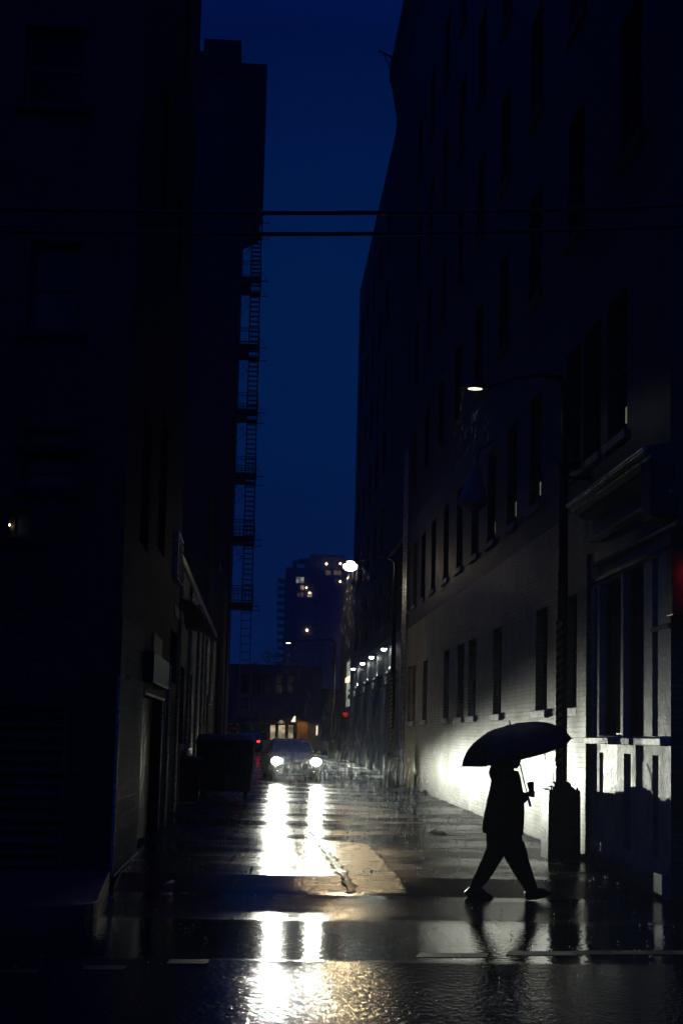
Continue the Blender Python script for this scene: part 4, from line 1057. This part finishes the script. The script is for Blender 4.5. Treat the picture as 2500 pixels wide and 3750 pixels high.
def far_car():
    x = P(912, 2720, 86).x
    t = thing('parked_car', 'dark car seen from behind with a red tail light, half hidden by the dumpster', 'car', (x, 88, gz(0, 88)), local=True, rotz=pi)
    car_body(t, M['darkcar']); greenhouse(t, M['darkcar'])
    for s in (-1, 1):
        for y in (-1.45, 1.4): arch_wheel(t, s*.84, y)
        mb = MB(); mb.box((s*.52, 2.30, .84), (s*.60, 2.42, .96), .01); mb.box((s*.63, 2.28, .84), (s*.72, 2.40, .96), .01); build('tail_light', mb, M['tail'], t)
far_car()

# ================================================================== far end of the alley
def far_shop():
    Y = 100.0
    def R(x0, y0, x1, y1): a, c = P(x0, y1, Y), P(x1, y0, Y); return (a.x, c.x, a.z, c.z)
    b = thing('shop_building', 'low building across the end of the alley with a lit shop window', 'building', (P(1000, 2700, Y).x, Y, .5))
    full = R(820, 2440, 1180, 2720)
    win = [R(985, 2652, 1012, 2712), R(1015, 2652, 1048, 2712), R(1051, 2652, 1078, 2712)]; dark = [R(880, 2652, 925, 2712), R(930, 2652, 980, 2712)]
    up = [R(880 + 42*k, 2470, 912 + 42*k, 2540) for k in range(5)]
    lo = R(1086, 2645, 1128, 2712); lw = R(1130, 2645, 1157, 2712)
    mb = MB(); wall_y(mb, Y, full[0], full[1], -.2, full[3], win + dark + up, .3)
    mb.face([(full[0], Y, full[3]), (full[1], Y, full[3]), (full[1], Y + 12, full[3]), (full[0], Y + 12, full[3])]); mb.face([(full[0], Y, -.2), (full[0], Y+12, -.2), (full[0], Y+12, full[3]), (full[0], Y, full[3])]); mb.face([(full[1], Y, -.2), (full[1], Y+12, -.2), (full[1], Y+12, full[3]), (full[1], Y, full[3])])
    build('wall', mb, M['purple'], b)
    for w in win: window_y(b, Y, *w, .3, glass='shopwin', sill=False, fw=.08, bars=())
    for w in dark + up: window_y(b, Y, *w, .3, glass='glass', sill=False, fw=.08, bars=(.5,))
    mb = MB(); a = R(870, 2630, 1076, 2646); mb.box((a[0], Y - .9, a[2]), (a[1], Y - .004, a[3])); build('canopy', mb, M['trim'], b)
    mb = MB(); mb.box((lo[0], Y - .06, .3), (lo[1], Y - .004, lo[3])); build('ochre_panel', mb, M['orange'], b)
    mb = MB(); mb.box((lw[0], Y - .05, .3), (lw[1] - .1, Y - .004, lw[3] + .3)); build('grey_panel', mb, M['stucco'], b)
    mb = MB(); a = R(1157, 2658, 1163, 2692); mb.box((a[0], Y - .12, a[2]), (a[1], Y - .06, a[3])); build('strip_light', mb, M['shopbright'], b)
    mb = MB(); a = R(1076, 2620, 1087, 2720)
    for k in (878, 940, 1080): 
        q = P(k, 2700, Y); mb = MB(); mb.box((q.x - .1, Y - .85, .3), (q.x + .1, Y - .65, a[3])); build('column', mb, M['trim'], b)
    a = R(1064, 2622, 1081, 2644)
    mb = MB(); mb.prism([(a[0], Y - 1.0, a[2]), (a[1], Y - 1.0, a[2]), (a[1], Y - 1.0, a[3]), (a[0] + .22, Y - 1.0, a[3] - .05)], (0, .08, 0)); build('shop_lamp', mb, M['shopbright'], b)
    mb = MB(); q = P(1105, 2640, Y - 1.2)
    spot('ochre_light', (q.x, Y - 1.2, q.z + .3), (q.x, Y, q.z - 1.5), 26, 100, .7, (1, .62, .25), .1, b)
    q = P(1030, 2640, Y - 1.0); spot('shop_light', (q.x, Y - 1.0, q.z), (q.x, Y - .2, .3), 40, 140, .7, (1, .8, .5), .2, b)
M['purple'] = plain('mauve_render', (.16, .12, .14), .7, scale=1)
far_shop()

def mid_far():
    Y = 128.0
    def R(x0, y0, x1, y1): a, c = P(x0, y1, Y), P(x1, y0, Y); return (a.x, c.x, a.z, c.z)
    b = thing('warehouse', 'dark flat roofed warehouse behind the lit shop, below the distant tower', 'building', (P(1100, 2700, Y).x, Y, .5))
    a = R(760, 2530, 1330, 2720); mb = MB(); mb.box((a[0], Y, 0), (a[1], Y + 20, a[3])); build('wall', mb, M['towerconc'], b)
    mb = MB(); mb.box((a[0], Y - .3, a[3] - .6), (a[1], Y + .1, a[3] + .1)); build('parapet', mb, M['trim'], b)
    q = P(995, 2543, Y - .8); mb = MB(); mb.ball((q.x, Y - .8, q.z), (.27, .2, .16), 2); lamp = build('security_lamp', mb, M['farwhite'], b, True)
    mb = MB(); mb.tube([(q.x, Y, q.z + .3), (q.x, Y - .8, q.z + .25)], .05, 6); build('lamp_bracket', mb, M['iron'], lamp)
mid_far()

def far_tower():
    Y = 470.0
    def R(x0, y0, x1, y1): a, c = P(x0, y1, Y), P(x1, y0, Y); return (a.x, c.x, a.z, c.z)
    b = thing('residential_tower', 'distant residential tower with a few lit windows above the street end', 'building', (P(1150, 2700, Y).x, Y, 0))
    a = R(1030, 2085, 1290, 2720); D = 26
    mb = MB(); mb.box((a[0], Y, -1), (a[1], Y + D, a[3])); build('block', mb, M['towerconc'], b)
    c = R(1134, 2030, 1262, 2090); mb = MB(); mb.box((c[0], Y + 2, c[2] - .2), (c[1], Y + 18, c[3])); d = R(1092, 2042, 1134, 2090); mb.box((d[0], Y + 3, d[3] - .6), (d[1] + .1, Y + 14, d[3])); mb.box((d[0] + 2.8, Y + 3, a[3] - .1), (d[1], Y + 14, d[3] - .5)); e = R(1072, 2048, 1092, 2092); mb.box((e[0], Y + 4, a[3] - .1), (e[1] - .3, Y + 12, e[3])); build('roof_plant', mb, M['towerconc'], b)
    zs = [2118 + 27.6 * k for k in range(20)]
    for k, py in enumerate(zs):
        q = R(1016 - (0 if k < 3 else 2), py, 1034, py + 7); mb = MB(); mb.box((q[0], Y + 1, q[2]), (a[0] + .2, Y + 9, q[3])); mb.box((q[0], Y + .8, q[3] + .0), (q[0] + .12, Y + 9, q[3] + .9))
        build('balcony', mb, M['towerconc'], b)
    lit = [((1084, 2114, 1113, 2135), 'flatcool'), ((1100, 2143, 1112, 2160), 'flatwin'), ((1126, 2168, 1142, 2186), 'flatwin'), ((1089, 2170, 1110, 2186), 'flatdim'), ((1193, 2089, 1211, 2106), 'flatdim'), ((1222, 2089, 1250, 2106), 'flatdim'), ((1240, 2122, 1254, 2136), 'flatdim')]
    for r, m in lit:
        q = R(*r); mb = MB(); mb.box((q[0], Y - .15, q[2]), (q[1], Y + .1, q[3])); mb2 = MB(); w = build('window', mb, M[m], b)
        mb2.box(((q[0]+q[1])/2 - .08, Y - .25, q[2]), ((q[0]+q[1])/2 + .08, Y - .16, q[3])); mb2.box((q[0] - .1, Y - .25, q[2] - .15), (q[1] + .1, Y - .16, q[2])); build('frame', mb2, M['trim'], w)
    mb = MB()
    for px in (1050, 1075, 1150, 1185, 1215):
        for k in range(18):
            q = R(px, 2200 + 27.6 * k, px + 14, 2214 + 27.6 * k); mb.box((q[0], Y - .06, q[2]), (q[1], Y + .05, q[3]))
    w = build('dark_windows', mb, M['glass'], b); w['kind'] = 'stuff'
    for px, py, r in ((1195, 2065, .42), (1246, 2064, .42), (1122, 2152, .30), (1245, 2130, .32), (1124, 2308, .45), (1133, 2171, .35)):
        q = P(px, py, Y - .5); mb = MB(); mb.ball((q.x, Y - .5, q.z), r, 2); build('balcony_light', mb, M['farwarm'], b, True)
M['flatdim'] = emit_window('dim_flat_window', (.9, .55, .3), .16, .5)
far_tower()

def far_tree(label, px, ytop, ybase, Y, seed, wpx):
    rnd = random.Random(seed); base = P(px, ybase, Y); top = P(px, ytop, Y); h = top.z - 0; R = wpx / (4687 / Y) / 2
    t = thing('tree', label, 'tree', (base.x, Y, gz(0, Y)), 'dark trees at the end of the street')
    mb = MB(); mb.tube([(base.x, Y, 0), (base.x + .2, Y, h * .45), (base.x, Y, h * .8)], [.35, .25, .08], 7)
    for k in range(9):
        a = rnd.uniform(0, 2*pi); z = h * rnd.uniform(.4, .7); mb.tube([(base.x, Y, z), (base.x + R * .7 * cos(a), Y + R * .7 * sin(a), z + h * .22)], [.12, .03], 5)
    build('trunk', mb, M['wood'], t)
    mb = MB()
    for k in range(70):
        a = rnd.uniform(0, 2*pi); u = rnd.random() ** .6; zc = rnd.uniform(.5, 1.0); rr = R * u * (1.15 - abs(zc - .68) * 1.9)
        c = Vector((base.x + rr * cos(a), Y + rr * sin(a), h * zc))
        for j in range(22):
            d = Vector((rnd.gauss(0, 1), rnd.gauss(0, 1), rnd.gauss(0, .8))) * R * .13; s = R * .06
            n = Vector((rnd.gauss(0, 1), rnd.gauss(0, 1), rnd.gauss(0, 1))).normalized(); e1 = n.orthogonal().normalized() * s; e2 = n.cross(e1)
            mb.face([c + d - e1, c + d + e2 * .5, c + d + e1, c + d - e2 * .5])
    build('crown', mb, M['foliage'], t)
far_tree('broad dark tree against the sky left of the distant tower', 985, 2392, 2700, 190, 1, 110)
far_tree('low dark tree beside the foot of the fire escape building', 928, 2430, 2700, 180, 2, 90)
far_tree('dark tree in front of the distant tower, right of the broad one', 1055, 2420, 2700, 200, 4, 100)

# ================================================================== the walker
q = G(1850, 3292); YP = q.y
PM = FPX / (YP / 1.0)          # about pixels per metre at the walker
def slab_loft(rows, off, seg=20, power=2.3):
    """rows: (x left, x right, y pixel, thickness in metres[, depth offset]) -> horizontal slices"""
    secs = []
    for r in rows:
        xl, xr, py, th = r[:4]; o = off + (r[4] if len(r) > 4 else 0)
        a, c = P(xl, py, YP), P(xr, py, YP); cx = (a.x + c.x) / 2; hw = (c.x - a.x) / 2; z = (a.z + c.z) / 2
        sec = []
        for k in range(seg):
            an = 2*pi*k/seg; ca, sa = cos(an), sin(an); e = 2 / power
            sec.append((cx + hw * math.copysign(abs(ca) ** e, ca), YP + o + th/2 * math.copysign(abs(sa) ** e, sa), z))
        secs.append(sec)
    return secs
def person():
    t = thing('person', 'person in a long dark coat striding right under an umbrella, one hand raised in front', 'person', (q.x, YP, 0))
    V = lambda px, py, o=0: P(px, py, YP) + Vector((0, o, 0))
    # the body: one skin from head to ankles
    mb = MB()
    head = [(1846, 1880, 2737, .06), (1830, 1894, 2745, .125), (1822, 1901, 2757, .155), (1820, 1903, 2770, .162), (1822, 1902, 2782, .16), (1828, 1902, 2793, .148), (1838, 1901, 2803, .13), (1846, 1894, 2812, .10)]
    mb.loft(slab_loft(head, 0, power=2.1))
    mb.loft(slab_loft([(1838, 1882, 2790, .11), (1832, 1880, 2815, .115), (1825, 1886, 2830, .15), (1815, 1895, 2845, .34)], 0))
    mb.loft(slab_loft([(1812, 1892, 2838, .30), (1806, 1898, 2860, .42), (1804, 1902, 2900, .40), (1806, 1900, 2960, .34), (1800, 1900, 3020, .36), (1798, 1895, 3075, .36), (1800, 1890, 3110, .34)], 0))
    mb.tube([V(1838, 3080, .09), V(1800, 3165, .09), V(1752, 3255, .09)], [.082, .062, .042], 12)
    mb.tube([V(1858, 3080, -.09), V(1893, 3170, -.09), V(1934, 3262, -.09)], [.082, .064, .044], 12)
    # raised arm with the umbrella hand, hanging arm
    hand = V(1931, 2906, -.10)
    mb.tube([V(1862, 2856, -.2), V(1872, 2925, -.24), V(1905, 2922, -.15), hand + Vector((-.02, 0, -.01))], [.055, .048, .036, .027], 10)
    mb.tube([V(1838, 2856, .2), V(1812, 2940, .25), V(1800, 3030, .22), V(1800, 3050, .21)], [.055, .045, .032, .028], 10)
    # hand: palm and five fingers closed round the handle
    mb.tube([hand + Vector((-.045, .0, -.005)), hand + Vector((.0, .012, .0)), hand + Vector((.028, .012, .002))], [.026, .033, .024], 10)
    for k, (ln, dz) in enumerate(((.95, .030), (1.05, .010), (1.0, -.012), (.8, -.032))):
        c = hand + Vector((.012, 0, dz))
        mb.tube([c + Vector((.0, .030, 0)), c + Vector((.034, .028, .002)), c + Vector((.046, .000, .003)), c + Vector((.030 * ln, -.026, .0)), c + Vector((.004, -.030, -.003))], [.011, .0105, .010, .009, .007], 8)
    mb.tube([hand + Vector((-.02, -.02, .03)), hand + Vector((.004, -.038, .042)), hand + Vector((.030, -.036, .030))], [.012, .011, .008], 8)
    h2 = V(1800, 3056, .21)
    for k in range(4): mb.tube([h2 + Vector((-.02 + .014*k, -.0, .02)), h2 + Vector((-.015 + .014*k, -.005, -.05)), h2 + Vector((.0 + .013*k, -.02, -.085 + .006*abs(k-1)))], [.010, .009, .007], 7)
    mb.tube([h2 + Vector((.03, 0, .02)), h2 + Vector((.045, -.01, -.02)), h2 + Vector((.042, -.018, -.05))], [.012, .011, .008], 7)
    # nose, brow, lips, ears on the profile
    mb.tube([V(1901, 2766), V(1908, 2775), V(1904, 2781)], [.010, .014, .010], 7)
    mb.tube([V(1899, 2761, -.03), V(1902, 2760), V(1899, 2761, .03)], .010, 7)
    mb.tube([V(1900, 2788, -.025), V(1905, 2788), V(1900, 2788, .025)], .008, 7)
    for s in (-1, 1): mb.ball(V(1856, 2772, s * .08), (.022, .010, .032), 2)
    remeshed('body', mb, M['skin'], t, .008, 2)
    for s in (-1, 1):
        e = MB(); e.ball(V(1898, 2769, s * .032), .011, 2); build('eye', e, M['eye'], t, True)
    mb = MB(); mb.loft(slab_loft([(1846, 1884, 2732, .08), (1826, 1896, 2741, .15), (1817, 1898, 2755, .178), (1815, 1885, 2770, .182), (1818, 1868, 2785, .178), (1824, 1856, 2800, .15)], .0, power=2.1)); build('hair', mb, M['hair'], t, True)
    # coat, hood and sleeves: one garment
    mb = MB()
    mb.loft(slab_loft([(1818, 1896, 2822, .20), (1803, 1901, 2840, .40), (1798, 1905, 2865, .50), (1792, 1911, 2895, .50), (1784, 1915, 2930, .48), (1775, 1917, 2970, .46), (1766, 1916, 3010, .46), (1763, 1914, 3040, .47), (1768, 1913, 3052, .47)], 0))
    mb.loft(slab_loft([(1806, 1840, 2793, .20), (1795, 1846, 2808, .30), (1789, 1850, 2828, .34), (1792, 1855, 2846, .34), (1800, 1850, 2860, .28)], 0))          # hood lying on the back
    mb.loft(slab_loft([(1780, 1908, 3040, .42), (1778, 1909, 3078, .42), (1781, 1918, 3104, .40)], 0))           # skirt of the coat
    mb.tube([V(1862, 2850, -.19), V(1872, 2926, -.25), V(1906, 2923, -.155), hand + Vector((-.055, 0, -.012))], [.075, .068, .052, .045], 12)
    mb.tube([V(1838, 2850, .19), V(1812, 2940, .25), V(1800, 3035, .22)], [.075, .065, .048], 12)
    remeshed('coat', mb, M['coat'], t, .010, 2)
    mb = MB()
    mb.loft(slab_loft([(1782, 1908, 3060, .36), (1783, 1915, 3105, .36), (1800, 1900, 3130, .34)], 0))
    mb.loft(slab_loft([(1784, 1880, 3075, .19), (1783, 1866, 3112, .19), (1771, 1846, 3142, .18), (1748, 1815, 3193, .165), (1728, 1788, 3232, .155), (1722, 1768, 3254, .15)], .09))
    mb.loft(slab_loft([(1812, 1910, 3075, .19), (1830, 1923, 3112, .19), (1842, 1928, 3142, .18), (1880, 1948, 3206, .165), (1906, 1960, 3244, .155), (1915, 1964, 3262, .15)], -.09))
    remeshed('trousers', mb, M['denim'], t, .010, 2)
    for poly, o in (([(1702, 3271), (1712, 3262), (1722, 3252), (1766, 3252), (1784, 3269), (1806, 3284), (1810, 3292), (1800, 3299), (1770, 3299), (1722, 3292), (1706, 3280)], .09),
                    ([(1914, 3262), (1962, 3246), (1974, 3253), (2012, 3260), (2014, 3268), (1988, 3281), (1955, 3290), (1918, 3292), (1913, 3280)], -.09)):
        mb = MB(); mb.prism([V(x, y, o - .045) for x, y in poly], (0, .09, 0), .012); build('shoe', mb, M['leather'], t, True)
    return t
person()

def umbrella():
    rim = P(1893, 2752, YP); ap = P(1864, 2656, YP); o0 = -.06
    top = ap + Vector((0, o0, 0)); ax = (P(1864, 2656, YP) - P(1940, 2950, YP)).normalized()
    e1 = Vector((ax.z, 0, -ax.x)); e2 = Vector((0, 1, 0)); R = .69; H = .335
    tl = rad(4); ax2 = (ax * cos(tl) - e2 * sin(tl)); e2 = e2 * cos(tl) + ax * sin(tl); ax = ax2
    t = thing('umbrella', 'open black umbrella held tilted back over the walking person', 'umbrella', P(1936, 2935, YP) + Vector((0, o0, 0)))
    C = top - ax * H
    def pt(phi, u):
        k = phi / (pi/4); f = k - math.floor(k); a0 = math.floor(k) * pi/4
        r = R * sin(u * 1.22) / sin(1.22); h = H * (1 - (u ** 2.3))
        d = (e1 * cos(a0) + e2 * sin(a0)) * (1 - f) + (e1 * cos(a0 + pi/4) + e2 * sin(a0 + pi/4)) * f
        sc = 1 - .05 * sin(pi * f) * u ** 3
        return C + d * r * sc + ax * (h - .025 * sin(pi * f) * u * (1 - u * .4))
    mb = MB(); ns, nu = 48, 10
    rings = [[mb.bm.verts.new(pt(2*pi*k/ns, max(u/nu, .02))) for k in range(ns)] for u in range(nu + 1)]
    mb._rings(rings, cap=False)
    cn = build('canopy', mb, M['nylon'], t, True); cn.modifiers.new('solid', 'SOLIDIFY').thickness = .002
    for k in range(8):
        a = k * pi/4; mb = MB(); mb.tube([pt(a, u/8) - ax * .006 for u in range(9)], .004, 5)
        rn = C + ax * (H * .35); mid = pt(a, .5) - ax * .008; mb.tube([rn, mid], .003, 4)
        e = pt(a, 1.0); mb.tube([e, e + (e - C).normalized() * .018], .006, 6); build('rib', mb, M['steel'], t)
    hb = top - ax * 1.0
    mb = MB(); mb.tube([top + ax * .005, hb], .007, 8); build('shaft', mb, M['iron'], t, True)
    mb = MB(); mb.tube([top - ax * .01, top + ax * .015, top + ax * .065], [.016, .010, .004], 8); build('ferrule', mb, M['iron'], t, True)
    mb = MB(); mb.tube([hb + ax * .14, hb + ax * .02, hb], [.014, .017, .015], 10); build('handle', mb, M['lid'], t, True)
    mb = MB(); s0 = pt(-pi/2 + .35, .98); mb.tube([s0, s0 - Vector((0, .005, .04)), s0 + Vector((.006, 0, -.085))], [.008, .007, .006], 5); build('strap', mb, M['nylon'], t)
umbrella()

def cup():
    c = P(1934, 2880, YP) + Vector((0, -.13, 0))
    t = thing('paper_cup', 'dark lidded paper cup held up in the hand of the walking person', 'cup', c + Vector((0, 0, -.06)))
    R_ = Matrix.Rotation(rad(-8), 3, 'Y')
    mb = MB(); mb.lathe([(.028, -.065), (.031, -.05), (.041, .035), (.041, .038)], c, 18, rot=R_); build('cup_body', mb, M['cup'], t, True)
    mb = MB(); mb.lathe([(.044, .036), (.045, .042), (.043, .05), (.036, .052), (.034, .06)], c, 18, rot=R_); build('lid', mb, M['lid'], t, True)
cup()

# ================================================================== litter
def litter(name, label, cat, px, py, sx, sy, sz, m, seed, ang=0):
    g = G(px, py); rnd = random.Random(seed); mb = MB(); n = 9; z0 = gz(g.x, g.y) + (.10 if g.x > 5.4 and g.y < 15.4 else 0) + .003
    rings = []
    for u in range(5):
        k = [.75, 1.0, .85, .5, .12][u]; z = sz * [0, .25, .6, .9, 1.0][u]
        rings.append([(k * sx/2 * cos(2*pi*i/n) * rnd.uniform(.6, 1.25), k * sy/2 * sin(2*pi*i/n) * rnd.uniform(.6, 1.25), max(0, z * rnd.uniform(.5, 1.3))) for i in range(n)])
    R_ = Matrix.Rotation(rad(ang), 3, 'Z')
    mb.loft([[Vector((g.x, g.y, z0)) + R_ @ Vector(p) for p in r] for r in rings])
    return tag(build(name, mb, M[m], None, True), label, cat)
litter('paper_scrap', 'crumpled white paper near the middle of the alley, alone on the asphalt', 'litter', 1304, 2916, .16, .5, .05, 'paper', 1, 35)
litter('paper_heap', 'soggy pale paper heap by the base of the bright street lamp', 'litter', 1478, 2902, .34, .5, .12, 'paper', 2, 10)
litter('crushed_cup', 'crushed pale cup lying at the foot of the painted wall', 'litter', 1552, 2908, .16, .22, .10, 'paper', 3)
litter('paper_strip', 'torn white strip of paper lying along the alley before the heap', 'litter', 1446, 2962, .10, 1.1, .04, 'paper', 4, 12)
litter('plastic_bag', 'pale flattened plastic bag shining on the wet alley', 'litter', 1600, 3050, .14, .9, .05, 'paper', 5, 14)
litter('paper_wad', 'white paper wad beneath the dumpster edge', 'litter', 818, 2924, .22, .25, .07, 'paper', 6)
litter('wet_wrapper', 'thin shiny wrapper on the dark ground near the left corner', 'litter', 622, 3236, .05, .5, .03, 'paper', 7, -12)
litter('receipt', 'small flat receipt lying right of the shiny wrapper', 'litter', 675, 3272, .10, .12, .01, 'paper', 8)
litter('napkin', 'dim crumpled napkin on the left pavement edge', 'litter', 408, 3292, .09, .14, .03, 'paper', 9)
litter('brown_bag', 'flattened brown paper bag at the foot of the near lamp base', 'litter', 2080, 3156, .12, .2, .06, 'brownpaper', 10)
litter('leaf_scrap', 'small pale scrap just left of the brown paper bag', 'litter', 2045, 3168, .16, .2, .03, 'paper', 11)
litter('cardboard', 'sagging sheet of brown cardboard between lamp base and shop front', 'litter', 2150, 3148, .36, .5, .10, 'brownpaper', 12, 20)
litter('grey_rag', 'grey rag bundled on the ground below the shop front', 'litter', 2255, 3165, .26, .25, .07, 'stucco', 13)
litter('paper_ball', 'little pale paper ball in front of the grey rag', 'litter', 2198, 3178, .05, .06, .04, 'paper', 14)

# ================================================================== rain, splashes and wet air
def rain():
    rnd = random.Random(11); mb = MB()
    def drop(x, y, z, ln, r):
        nonlocal mb
        tl = rnd.gauss(-.09, .03); d = Vector((tl * ln, rnd.gauss(0, .01), -ln)); p = Vector((x, y, z)); m_ = p + d * .75
        a = mb.bm.verts.new(p); b = mb.bm.verts.new(p + d)
        ring = [mb.bm.verts.new(m_ + Vector((r * cos(2.1 * k), r * sin(2.1 * k), 0))) for k in range(3)]
        for k in range(3):
            mb.bm.faces.new((a, ring[k], ring[(k+1) % 3])); mb.bm.faces.new((b, ring[(k+1) % 3], ring[k]))
    for _ in range(3600):
        y = rnd.uniform(20, 43); x = rnd.uniform(-1.6, 4.9); z = gz(x, y) + rnd.random() ** 1.6 * 3.2 + .15
        drop(x, y, z, rnd.uniform(.13, .28), rnd.uniform(.0022, .0040))
    for _ in range(800):
        y = rnd.uniform(35, 42.3); x = rnd.uniform(-.9, 4.8); z = gz(x, y) + rnd.random() * 1.3 + .15
        drop(x, y, z, rnd.uniform(.13, .26), rnd.uniform(.0022, .0040))
    first = mb; mb = MB()
    for (cx, cyy, cz, n, spread) in ((3.2, 19.5, 7.3, 170, 1.15), (3.05, 41.5, 7.7, 170, 1.8), (2.0, 77.5, 7.4, 160, 2.0)):
        for _ in range(n):
            u = rnd.random(); zz = cz - .15 - u * 2.8; w = spread * (.25 + u)
            drop(cx + rnd.gauss(0, .45) * w, cyy + rnd.gauss(0, .4) * w, zz, rnd.uniform(.07, .18) * (1.6 if cyy > 30 else 1), rnd.uniform(.0012, .0021) * (2.2 if cyy > 30 else 1))
    kind(build('rain', first, M['rain']), 'stuff'); kind(build('rain', mb, M['lamprain']), 'stuff')
rain()
def splashes():
    rnd = random.Random(12); mb = MB()
    def sp(x, y, s):
        z = gz(x, y) + .006; h = s * rnd.uniform(.8, 2.2)
        n = rnd.choice((1, 1, 2, 3))
        for _ in range(n):
            c = Vector((x + rnd.gauss(0, s), y + rnd.gauss(0, s), z + rnd.uniform(0, s))); r = s * rnd.uniform(.25, .5)
            top = mb.bm.verts.new(c + Vector((0, 0, h))); bot = mb.bm.verts.new(c - Vector((0, 0, .002)))
            ring = [mb.bm.verts.new(c + Vector((r * cos(pi/2*k), r * sin(pi/2*k), h * .45))) for k in range(4)]
            for k in range(4):
                mb.bm.faces.new((top, ring[k], ring[(k+1) % 4])); mb.bm.faces.new((bot, ring[(k+1) % 4], ring[k]))
    for _ in range(1700):
        y = 16 + 27 * rnd.random() ** .8; x = rnd.uniform(-1.5, 4.8)
        sp(x, y, rnd.uniform(.009, .026))
    for _ in range(170):
        y = rnd.uniform(9, 15.4); x = rnd.uniform(-3, 4.5); sp(x, y, rnd.uniform(.006, .014))
    for _ in range(380):
        y = rnd.uniform(19.6, 42); sp(XR - abs(rnd.gauss(0, .10)) - .03, y, rnd.uniform(.008, .018))
    return kind(build('splashes', mb, M['splash']), 'stuff')
splashes()

mb = MB(); mb.box((-420, -60, -1.5), (420, 700, 140)); kind(build('haze', mb, vol('haze_air', HAZE_DENSITY, (.85, .93, 1), .3)), 'stuff')
mb = MB(); mb.ball((1.15, 44.3, .82), (1.35, .75, .5), 3); kind(build('rain_mist', mb, vol('mist_air', .018, (.9, .96, 1), .35), None, True), 'stuff')
